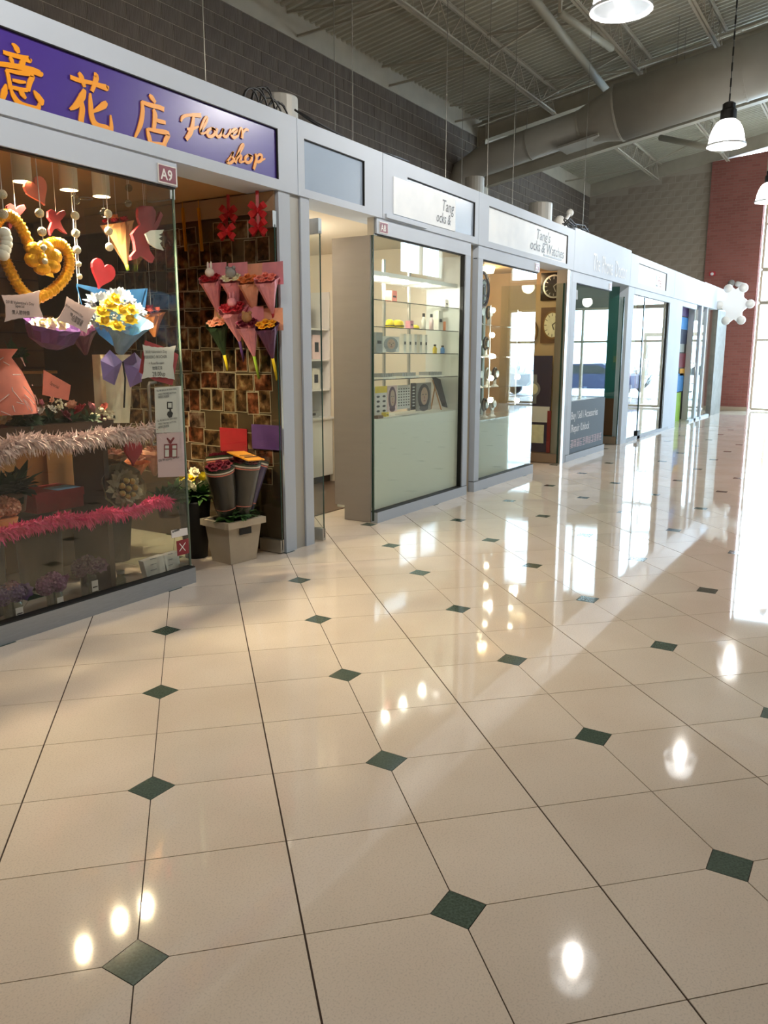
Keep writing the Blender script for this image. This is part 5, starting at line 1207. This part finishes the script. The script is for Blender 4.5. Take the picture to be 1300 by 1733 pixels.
for k, (x, w) in enumerate(((690, .25), (735, .28))): goods(x, 622, w, .04, .1, .36, shz[0]+.0045, C['white'], ('left', 'right')[k]+' raised tray of hair clips at the back of the lowest shelf', 'tray', 'tray')
for k, (x, m, h) in enumerate(((662, 'coral', .12), (768, 'tan', .2), (752, 'white', .1))): goods(x, 503, .1, h, .08, Y0, shz[3]+.0045, C[m], ('coral box on the top glass shelf', 'tan box at the right end of the top glass shelf', 'low white box on the top glass shelf')[k])
# portrait boards
M_SKIN = mat('printed_skin_tone', 'c79f84', .4); M_HAIR = mat('printed_dark_hair', '2a1a16', .4); M_LIP = mat('printed_lips', '9a3d3f', .4)
def portrait(x0, x1, y0, y1, Yv, label, bg, hair, gray=False):
    a = onY(x0, y1, Yv); b_ = onY(x1, y0, Yv); W, H = b_.x-a.x, b_.z-a.z; cx = (a.x+b_.x)/2
    root = empty('portrait_board', (cx, Yv, a.z), label, 'poster')
    MB().box(a.x, b_.x, Yv, Yv+.012, a.z, b_.z).build('board', bg, root)
    def ell(c, rx, rz, y, m, nm): MB().prism([(c[0]+rx*math.cos(t*.3491), y, c[1]+rz*math.sin(t*.3491)) for t in range(18)], (0, .0008, 0)).build(nm, m, root)
    fc = (cx+W*.02, a.z+H*.52); ell((cx, a.z+H*.5), W*.42, H*.46, Yv-.001, hair, 'hair'); ell((cx, a.z+H*.1), W*.3, H*.12, Yv-.0015, hair, 'shoulders'); ell(fc, W*.24, H*.32, Yv-.002, M_SKIN, 'face')
    for t in (-1, 1): ell((fc[0]+t*W*.1, fc[1]+H*.06), W*.05, H*.02, Yv-.003, M_HAIR, 'eye')
    ell((fc[0], fc[1]-H*.17), W*.07, H*.022, Yv-.003, M_LIP, 'mouth'); ell((fc[0], fc[1]-H*.05), W*.025, H*.05, Yv-.0028, M_LIP if not gray else M_HAIR, 'nose')
    return root
def chart(x0, x1, y0, y1, Yv, label, nx, ny, bg, m, yellow=False):
    a = onY(x0, y1, Yv); b_ = onY(x1, y0, Yv); W, H = b_.x-a.x, b_.z-a.z; root = empty('sample_chart', ((a.x+b_.x)/2, Yv, a.z), label, 'chart')
    MB().box(a.x, b_.x, Yv, Yv+.01, a.z, b_.z).build('board', bg, root)
    q = MB()
    for i in range(nx):
        for j in range(ny): q.prism([(a.x+W*((i+.5)/nx)+W*.3/nx*math.cos(t*1.047), Yv-.0015, a.z+H*(.1+.8*(j+.5)/ny)+H*.2/ny*math.sin(t*1.047)) for t in range(6)], (0, .001, 0))
    q.build('printed_swatches', m, root)
    if yellow: MB().box(a.x, b_.x, Yv-.002, Yv, b_.z-H*.22, b_.z).build('header_band', C['yellow'], root)
chart(635, 655, 653, 706, .16, 'white sample chart with a yellow head at the left of the counter', 2, 5, M_PAPERW, M_TXT, True)
portrait(656, 672, 652, 697, .2, 'portrait board of a long haired face beside the sample chart', C['lpink'], mat('printed_wine_hair', '5a1c2c', .4))
chart(673, 694, 651, 693, .22, 'white chart of dark hair swatches in the middle of the counter', 5, 7, M_PAPERW, M_TXT)
chart(696, 704, 648, 694, .24, 'narrow dark chart beside the smiling portrait', 1, 7, M_HAIR, M_PAPERW)
portrait(705, 730, 647, 696, .22, 'large smiling portrait board with brown curls', mat('printed_grey_backdrop', '9a938c', .4), M_HAIR)
a = onY(742, 695, .25); ea = empty('easel_sign', a, 'small black easel sign at the right of the counter', 'sign'); W = .2; zb = zc+.002
MB().obox((a.x+.02, .22, zb+.19), (W*.5, 0, -.02), (0, .008, 0), (-.04, .05, .17)).build('board', M_TXT, ea)
for t in (-1, 1): MB().bar((a.x+.02+t*W*.55-.04, .26, zb+.34), (a.x+.03+t*W*.55, .17, zb), .014, .014).build('leg', C['tan'], ea)
MB().bar((a.x-.02, .28, zb+.3), (a.x+.02, .36, zb), .012, .012).build('leg', C['tan'], ea)
for k, (x, w) in enumerate(((660, .3), (690, .35))): 
    p = onY(x, 705, .12); MB().obox((p.x, .12, zc+.006+.006*k), (w/2, .02, 0), (-.02, .06, 0), (0, 0, .004)).build('magazine', C['white'], label=('left', 'right')[k]+' pale leaflet lying flat at the front of the counter', cat='leaflet')
goods(640, 705, .1, .03, .06, .1, zc+.001, C['brown'], 'small brown tray at the left front of the counter'); goods(652, 702, .06, .05, .05, .13, zc+.001, C['yellow'], 'tiny yellow box at the left front of the counter')
goods(640, 592, .12, .2, .03, .18, shz[1]+.0045, C['grey'], 'dark patterned tablet shaped box on the second glass shelf')
portrait(647, 676, 570, 596, .2, 'black and white portrait print on the second glass shelf', M_PAPERW, C['grey'], True)
# wall unit seen through the doorway
wu = empty('wall_unit', (7.95, 2.0, 0), 'cream shelving unit with cupboards at the back of the cosmetics shop', 'shelving')
MB().box(7.3, 8.5, 2.2, 2.22, .83, 2.4).build('back_panel', mat('taupe_back_panel', '8f8272', .5), wu)
MB().box(7.3, 8.5, 1.9, 2.2, .1, .82).build('cupboard', M_WHITE, wu); MB().box(7.3, 8.5, 1.87, 2.2, .82, .845).build('counter', M_WHITE, wu); MB().box(7.3, 8.5, 1.95, 2.2, .007, .1).build('plinth', M_DARKB, wu)
for z in (1.2, 1.57, 1.95): MB().box(7.3, 8.5, 1.92, 2.2, z-.02, z).build('shelf', M_WHITE, wu)
for x in (7.3, 8.48): MB().box(x, x+.02, 1.92, 2.2, .845, 2.4).build('side', M_WHITE, wu)
for k, (x, z, w, h, m) in enumerate(((7.95, 1.952, .16, .3, 'white'), (8.15, 1.952, .1, .3, 'tan'), (7.85, 1.572, .14, .3, 'lpink'), (8.1, 1.572, .2, .33, 'grey'), (8.32, 1.572, .16, .3, 'lpink'), (7.9, 1.202, .3, .3, 'grey'), (8.3, 1.202, .16, .26, 'white'), (8.1, 1.202, .12, .06, 'blue'), (7.85, .847, .25, .1, 'white'), (8.2, .847, .3, .08, 'grey'))):
    r_ = empty('product_box', (x, 2.05, z), ('white carton at left of the top shelf of the wall unit', 'tan carton at right of the top shelf of the wall unit', 'pale pink print at left of the middle shelf of the wall unit', 'grey hair chart standing on the middle shelf of the wall unit', 'pale pink carton at right of the middle shelf of the wall unit', 'grey chart standing on the lower shelf of the wall unit', 'white print at right of the lower shelf of the wall unit', 'low blue box on the lower shelf of the wall unit', 'low white tray on the wall unit counter', 'low grey tray on the wall unit counter')[k], 'box')
    MB().box(x-w/2, x+w/2, 2.0, 2.08, z, z+h).build('body', C[m], r_); MB().box(x-w*.25, x+w*.25, 1.998, 2.0, z+h*.3, z+h*.7).build('print', M_TXT, r_)
for k, (x, y) in enumerate(((546, 374), (590, 368))):
    p = onY(x, y, (1.1, 1.6)[k]); root = empty('track_spot', p, ('front', 'rear')[k]+' lit track spotlight on the cosmetics shop ceiling', 'spotlight')
    MB().lathe([(.05, 0), (.055, .12), (.03, .16)], p, 14, (.3, .5, .6)).build('head', M_TXT, root, smooth=True); MB().lathe([(.001, -.002), (.048, -.001)], p, 14, (.3, .5, .6)).build('lamp_face', M_DL, root)
    MB().tube([p+Vector((.03, .05, .08)), (p.x+.03, p.y+.05, 2.859)], .008, 6).build('stem', M_TXT, root); plight(p+Vector((-.05, -.08, -.12)), 24)
plight((6.4, 1.2, 2.55), 30, (1, .9, .75), .1)
lp = empty('ceiling_lamp', (6.4, 1.2, 2.7), 'round flush ceiling lamp in the cosmetics shop', 'lamp'); MB().lathe([(.12, 2.78), (.14, 2.84), (.14, 2.859)], (6.4, 1.2, 0), 18).build('shade', M_DL, lp)
# ------------------------------------------------------------------ clock shop (A7)
cd = empty('watch_display', (9.7, .3, 0), 'window display cabinet with glass shelves in the clock shop', 'cabinet'); z7 = onY(806, 715, .05).z
MB().box(8.84, 10.5, .05, .5, .12, z7).build('base', mat('pale_green_white', 'd3d8cd', .35), cd)
MB().box(8.84, 10.5, .04, .5, z7, z7+.02).build('counter', M_CHROME, cd)
s7 = [z7+.02+.38*k for k in range(1, 4)]
for z in s7: MB().box(8.84, 10.5, .1, .48, z-.004, z+.004).build('glass_shelf', M_GLASSG, cd)
MB().box(8.85, 9.5, .485, .5, z7+.02, 2.6).build('back_panel', mat('grey_green_panel', '98a79f', .3), cd); MB().box(9.7, 10.05, .485, .5, z7+.02, 2.6).build('back_panel', mat('grey_green_panel', '98a79f', .3), cd)
for x in (9.45, 9.95): MB().box(x-.02, x+.02, .46, .49, z7+.02, 2.5).build('back_post', mat('grey_green_metal', '6d7a72', .4), cd)
M_GLOBE = mat('glowing_globe', 'ffffff', .4, emit='fff0d8', estr=14)
for k, (pts, lb) in enumerate((([(832, 525), (831, 567), (831, 603), (829.5, 640), (828, 677)], 'left'), ([(878, 532), (876, 568), (876.5, 603), (874, 638), (872.6, 678)], 'right'))):
    P = [onY(x, y, .07) for x, y in pts]; root = empty('globe_light_strip', P[-1], lb+' vertical strip of round globe lights in the clock shop window', 'light strip')
    MB().box(P[2].x-.012, P[2].x+.012, .085, .095, P[-1].z-.06, P[0].z+.06).build('rail', M_WHITE, root)
    for p in P: MB().ball((P[2].x, .06, p.z), .034, 12, 8).build('globe', M_GLOBE, root, smooth=True)
    plight((P[2].x, .0, P[2].z), 4, (1, .9, .75))
rw = random.Random(4)
for k in range(14):
    zi = [z7+.022]+[z+.005 for z in s7]; z = zi[k % 4]; x = 8.98+.24*(k//4)+.06*(k % 2); c = Vector((x, .2, z)); root = empty('watch_stand', c, 'wristwatch on a small stand on the clock shop shelves', 'watch', 'watches on stands')
    MB().lathe([(.055, 0), (.02, .03), (.018, .09)], c, 10).build('stand', M_WHITE, root); MB().tube([c+Vector((.065*math.cos(t*.628), 0, .16+.075*math.sin(t*.628))) for t in range(10)], .016, 6, closed=True).build('strap', M_TXT if k % 3 else M_CHROME, root); MB().lathe([(.045, -.02), (.048, 0), (.045, .01)], c+Vector((0, -.03, .16)), 12, (0, -1, 0)).build('watch_case', M_CHROME, root)
def clock(name, c, axis, r, rim, face, label, sq=None, oval=1.0):
    c = Vector(c); ax = Vector(axis); root = empty(name, c, label, 'clock'); u = Vector((0, 0, 1)); v = u.cross(ax).normalized()
    def disc(rr, d0, d1, m, nm, o=1.0):
        MB().prism([c+ax*d0+v*(rr*math.cos(t*.2618))+u*(rr*o*math.sin(t*.2618)) for t in range(24)], ax*(d1-d0)).build(nm, m, root)
    if sq: MB().obox(c, ax*.015, v*sq[0], u*sq[1]).build('case', sq[2], root)
    disc(r, .0, .03, rim, 'rim', oval); disc(r*.86, .03, .034, face, 'dial', oval)
    for k in range(12):
        a = k*math.pi/6; MB().obox(c+ax*.036+v*(r*.72*math.cos(a))+u*(r*.72*oval*math.sin(a)), ax*.001, (v*math.cos(a)+u*math.sin(a))*.02, (u*math.cos(a)-v*math.sin(a))*.004).build('hour_mark', M_TXT if face is not M_TXT else M_CHROME, root)
    hm = M_TXT if face is not M_TXT else M_CHROME
    for L, a in ((.5, .4), (.66, 2.2)): MB().bar(c+ax*.04, c+ax*.04+(v*math.sin(a)+u*-math.cos(a))*(r*L), .012, .004, ax).build('hand', hm, root)
XK = 11.84
p = onX(931, 476, XK); clock('wall_clock', (XK, .2, 2.63), (-1, 0, 0), .17, M_CHROME, M_TXT, 'square black wall clock high on the clock shop side wall', (.21, .2, mat('gloss_black_wood', '1c100c', .15)))
p = onX(931, 551, XK); clock('wall_clock', (XK, .2, 2.07), (-1, 0, 0), .15, mat('brown_gold_rim', '8a6538', .35), C['cream'], 'oval cream clock on a brown square case in the clock shop', (.19, .26, mat('brown_case', '6a4a34', .4)), 1.4)
clock('wall_clock', (XK, .62, 1.98), (-1, 0, 0), .19, mat('brown_gold_rim', '8a6538', .35), C['cream'], 'round cream clock partly behind the glass edge in the clock shop', None, 1.15)
for k, (x, y) in enumerate(((872, 466), (893, 482))):
    p = onY(x, y, 2.98); clock('wall_clock', p, (0, -1, 0), .22, M_CHROME, C['cream'], ('left', 'right')[k]+' round clock high on the back wall of the clock shop')
wa = empty('watch_poster', (11.7, .5, 0), 'dark blue standing poster with a silver watch in the clock shop doorway', 'poster')
MB().box(11.755, 11.775, .16, .75, .16, 1.62).build('board', C['navy'], wa); MB().box(11.75, 11.754, .17, .55, .62, .86).build('white_label', M_PAPERW, wa)
q = MB(); cw = Vector((11.752, .45, 1.12)); q.prism([cw+Vector((0, .12*math.cos(t*.2618), .12*math.sin(t*.2618))) for t in range(24)], (-.006, 0, 0)); q.box(11.75, 11.754, .39, .51, .9, 1.34); q.build('watch_print', mat('silver_grey_print', '8d8f90', .4), wa)
MB().prism([cw+Vector((-.0065, .085*math.cos(t*.2618), .085*math.sin(t*.2618))) for t in range(24)], (-.002, 0, 0)).build('watch_dial', C['cream'], wa)
MB().box(11.75, 11.754, .25, .5, .3, .58).build('leaflet', C['cream'], wa); MB().box(11.742, 11.752, .14, .2, .16, .8).build('red_stripe', C['dred'], wa)
ln = empty('round_logo_sign', onY(818, 490, .12), 'round logo sign at the top left of the clock shop window', 'sign'); c0 = onY(818, 490, .12)
MB().tube([c0+Vector((.15*math.cos(t*.3142), 0, .2*math.sin(t*.3142))) for t in range(20)], .02, 6, closed=True).build('ring', C['navy'], ln); text_mb('@', .3, c0+Vector((-.12, -.01, -.09)), (.8, 0, 0)).build('mark', C['navy'], ln)
MB().tube([(c0.x, .12, c0.z+.2), (c0.x, .12, 2.856)], .004, 5).build('hanger', M_WIRE, ln)
dk = MB().box(9.1, 9.75, .6, .7, 2.25, 2.859).build('dark_header_box', C['plum'], label='dark plum header box at the top of the clock shop window', cat='box')
lp = empty('ceiling_lamp', (10.9, .9, 2.7), 'warm flush ceiling lamp in the clock shop', 'lamp'); MB().lathe([(.12, 2.78), (.14, 2.84), (.14, 2.859)], (10.9, .9, 0), 18).build('shade', M_LAMPG, lp); plight((10.9, .9, 2.7), 11, (1, .8, .58), .1)
MB().box(10.55, 10.6, 2.0, 2.9, .002, 1.8).build('back_cabinet', M_DARKB, label='dark brown cabinet end at the back of the clock shop', cat='cabinet')
# ------------------------------------------------------------------ phone shop (A6)
lp = empty('ceiling_lamp', (13.3, 1.2, 2.7), 'white flush ceiling lamp in the phone shop', 'lamp'); MB().lathe([(.12, 2.78), (.14, 2.84), (.14, 2.859)], (13.3, 1.2, 0), 18).build('shade', M_DL, lp); plight((13.3, 1.2, 2.7), 12, (1, .95, .9), .1)
ct = empty('phone_counter', (12.9, .4, 0), 'low glass topped counter inside the phone shop window', 'counter'); MB().box(12.2, 13.9, .1, .6, .11, .85).build('base', M_GREYW, ct); MB().box(12.18, 13.92, .08, .62, .85, .9).build('top', M_WHITE, ct)
for k in range(6):
    MB().box(12.35+.25*k, 12.5+.25*k, .25, .29, .9, 1.1).build('phone_box', C[('white', 'grey', 'lblue')[k % 3]], label=('first', 'second', 'third', 'fourth', 'fifth', 'sixth')[k]+' small phone carton from the left on the phone shop counter', cat='box', group='phone cartons')
p = onY(967, 600, .5); ps = empty('poster_sheet', (p.x, .5, 1.35), 'green and yellow poster hanging in the phone shop window', 'poster'); MB().box(p.x-.2, p.x+.12, .5, .51, 1.35, 1.85).build('sheet', C['green'], ps); MB().tube([(p.x, .505, 1.85), (p.x, .505, 2.859)], .003, 4).build('string', M_WIRE, ps); MB().box(p.x-.15, p.x+.07, .498, .5, 1.5, 1.62).build('yellow_band', C['yellow'], ps)
MB().box(14.9, 14.915, .1, .6, .17, .85).build('leaning_board', mat('brown_hardboard', '6a4a2e', .6), label='brown board leaning on the teal wall at the phone shop doorway', cat='board')
sk = card([(960, 487), (978, 491), (978, 507), (960, 505)], .003, C['grey'], 'grey sticker at the top left of the phone shop window', [], 0, name='window_sticker')
# ------------------------------------------------------------------ Life shop ornaments
orn = [(1076, 502, 9, 9, 'red', 'red flower banner at the top of the glass door'), (1075, 528, 11, 20, 'dred', 'dark red banner below the flower banner'), (1080, 541, 9, 6, 'gold', 'golden ribbon ornament under the banner'), (1073, 570, 6, 22, 'lblue', 'long blue topped oval ornament'), (1070, 585, 6, 16, 'brown', 'brown oval ornament behind the blue one'), (1081, 600, 5, 20, 'grey', 'grey figure ornament near the door edge'), (1067, 622, 5, 18, 'coral', 'coral oval ornament at mid height'), (1078, 642, 5, 16, 'tan', 'tan oval ornament at mid height'), (1068, 666, 5, 15, 'white', 'white leaf ornament near the floor')]
pn = MB().box(15.45, 16.5, .75, .78, .03, 2.7).build('dark_screen', mat('dark_screen_board', '3b3733', .7), label='dark screen board behind the ornaments of the gift shop', cat='screen')
for (x, y, w, h, cm, lb) in orn:
    c0 = onY(x, y, .4); s_ = mpp(c0); root = empty('hanging_ornament', c0, lb+' of the gift shop', 'ornament')
    MB().prism([c0+Vector((w*s_*1.6*math.cos(t*.3491), 0, h*s_*math.sin(t*.3491))) for t in range(18)], (0, .03, 0)).build('body', C[cm], root)
    MB().prism([c0+Vector((w*s_*.9*math.cos(t*.3491), -.002, h*s_*.55*math.sin(t*.3491))) for t in range(18)], (0, .002, 0)).build('centre', C['cream' if cm != 'white' else 'grey'], root)
    MB().tube([c0+Vector((0, .015, 0)), (c0.x, .415, 2.859)], .004, 5).build('cord', M_WIRE, root)
for (x, y, w, h, lb) in ((1096, 595, 4, 12, 'white round sticker on the right glass door'), (1090, 617, 2.5, 10, 'small white hours sticker on the right glass door'), (1097, 622, 3.5, 13, 'tall pale sticker on the right glass door')):
    c0 = onY(x, y, .003); s_ = mpp(c0); MB().box(c0.x-w*s_, c0.x+w*s_, .0015, .004, c0.z-h*s_, c0.z+h*s_).build('window_sticker', M_PAPERW, label=lb, cat='sticker')
lp = empty('ceiling_lamp', (17, 1.5, 2.7), 'white flush ceiling lamp in the gift shop', 'lamp'); MB().lathe([(.12, 2.78), (.14, 2.84), (.14, 2.859)], (17, 1.5, 0), 18).build('shade', M_DL, lp); plight((17, 1.5, 2.7), 12, (1, .95, .9), .1)
# ------------------------------------------------------------------ poster doorway of the next shop
a = onY(1140, 640, .3).x; b_ = onY(1163, 640, .3).x
pbd = empty('poster_screen', ((a+b_)/2, .32, 0), 'tall narrow screen of stacked posters in the doorway past the glass doors', 'poster screen')
MB().box(a, b_, .3, .33, .02, 2.82).build('board', M_TXT, pbd)
for (y0, y1, cm, x0, x1) in ((516, 534, 'purple', 0, .95), (536, 557, 'blue', 0, .9), (558, 582, 'navy', 0, 1), (582, 596, 'grey', .1, .6), (598, 622, 'wine', .05, .95), (624, 636, 'gold', .4, .9), (632, 662, 'blue', 0, .7), (664, 712, 'lgreen', 0, .6)):
    zt, zb_ = onY(1152, y0, .3).z, onY(1152, y1, .3).z
    MB().box(a+(b_-a)*x0, a+(b_-a)*x1, .293, .3, zb_, zt).build('poster', C[cm], pbd)
# ------------------------------------------------------------------ far end: clover sign, camera, alarm
cs = empty('clover_sign', (24.9, -.3, 2.75), 'white lobed projecting sign at the end of the shop row', 'sign'); c0 = onY(1243, 515, -.47)
out = [c0+Vector((0, (.34+.07*math.cos(6*t*.1309))*math.cos(t*.1309)*.85, (.46+.07*math.cos(6*t*.1309))*math.sin(t*.1309))) for t in range(48)]
MB().prism(out, (.14, 0, 0)).build('lobed_face', mat('white_sign_plastic', 'f4f6f8', .3, emit='ffffff', estr=.02), cs)
for t in range(6):
    an = t*1.047; q = c0+Vector((.07, .38*math.cos(an), .48*math.sin(an))); MB().lathe([(.1, -.09), (.12, .0), (.1, .09)], q, 12, (1, 0, 0)).build('lobe_cap', M_WHITE, cs, smooth=True)
MB().tube([c0+Vector((.07, 0, -.1)), (c0.x+.07, .0, c0.z-.1)], .03, 8).build('arm', M_CHROME, cs)
p = onX(1252, 480, XF-.3); sc_ = empty('security_camera', p, 'small white security camera on the brick wall by the far doors', 'camera')
MB().lathe([(.07, 0), (.08, .05), (.05, .3)], p+Vector((0, .1, 0)), 12, (-.2, -1, -.2)).build('housing', M_WHITE, sc_, smooth=True); MB().bar(p, (XF-.12, p.y, p.z+.03), .03, .03).build('bracket', M_WHITE, sc_); MB().ball(p+Vector((-.05, .22, .02)), .1, 12, 8).build('dome', M_GREYW, sc_, smooth=True)
p = onX(1206, 464, XF-.13); al = empty('fire_alarm', p, 'small red fire alarm on the brick wall', 'alarm'); MB().box(XF-.2, XF-.12, p.y-.08, p.y+.08, p.z-.05, p.z+.07).build('body', C['red'], al); MB().lathe([(.05, 0), (.04, .03)], (XF-.2, p.y, p.z), 12, (-1, 0, 0)).build('strobe', M_WHITE, al)
# far vestibule door inside the glazing
vd = empty('door_6', (XF+2.4, -2.0, 0), kind='structure')
for y in (-.9, -2.0, -3.1): MB().box(XF+2.36, XF+2.44, y-.05, y+.05, 0, 2.3).build('door_post', M_WFR, vd)
MB().box(XF+2.36, XF+2.44, -3.15, -.85, 2.3, 2.42).build('door_head', M_WFR, vd)
for y in (-1.45, -2.55): MB().box(XF+2.395, XF+2.405, y-.5, y+.5, .05, 2.3).build('pane', M_GLASSW, vd)
text_mb('O', .22, (XF+2.38, -1.15, 1.55), (0, -1, 0)).build('door_lettering', C['red'], vd)
# outside: bare shrubs and parked cars on the snow
rs = random.Random(21)
for k in range(9):
    c0 = Vector((XF+14+rs.uniform(0, 4), -13+k*2.2, -.16)); root = empty('bare_shrub', c0, 'leafless shrub standing in the snow outside the glazing', 'shrub', 'shrubs outside'); q = MB()
    for t in range(60):
        d = Vector((rs.gauss(0, .5), rs.gauss(0, .5), 1)).normalized(); L = rs.uniform(.6, 1.9); e = c0+d*L; q.tube([c0, e], [.02, .008], 4)
        for u_ in range(2): w_ = Vector((rs.gauss(0, 1), rs.gauss(0, 1), rs.gauss(.5, .6))).normalized(); q.tube([c0+d*L*.6, c0+d*L*.6+w_*.5], [.01, .004], 4)
    q.build('twigs', mat('bark', '4a4038', .9), root, kind='stuff')
def car(c, m, label):
    c = Vector(c); root = empty('parked_car', c, label, 'car')
    sec = [(-2.1, .35), (-2.15, .75), (-1.9, .95), (-1.2, 1.0), (-.6, 1.45), (.8, 1.48), (1.6, 1.05), (2.1, .95), (2.15, .4)]
    MB().prism([c+Vector((-.85, y, z)) for y, z in sec], (1.7, 0, 0)).build('body', m, root)
    for s in (-.86, .855): MB().prism([c+Vector((s, y, z)) for y, z in ((-1.0, 1.02), (-.5, 1.38), (.7, 1.4), (1.3, 1.04))], (.008, 0, 0)).build('side_window', M_TXT, root)
    for y in (-1.35, 1.35):
        for s in (-.9, .7): MB().lathe([(.33, 0), (.33, .2)], c+Vector((s, y, .33)), 16, (1, 0, 0)).build('wheel', M_TXT, root)
for k in range(4): car((XF+9.5, -12.5+k*5.2, -.15), (C['grey'], C['navy'], C['white'], C['dred'])[k], ('grey', 'navy', 'white', 'dark red')[k]+' car parked in the snow outside the far glazing')
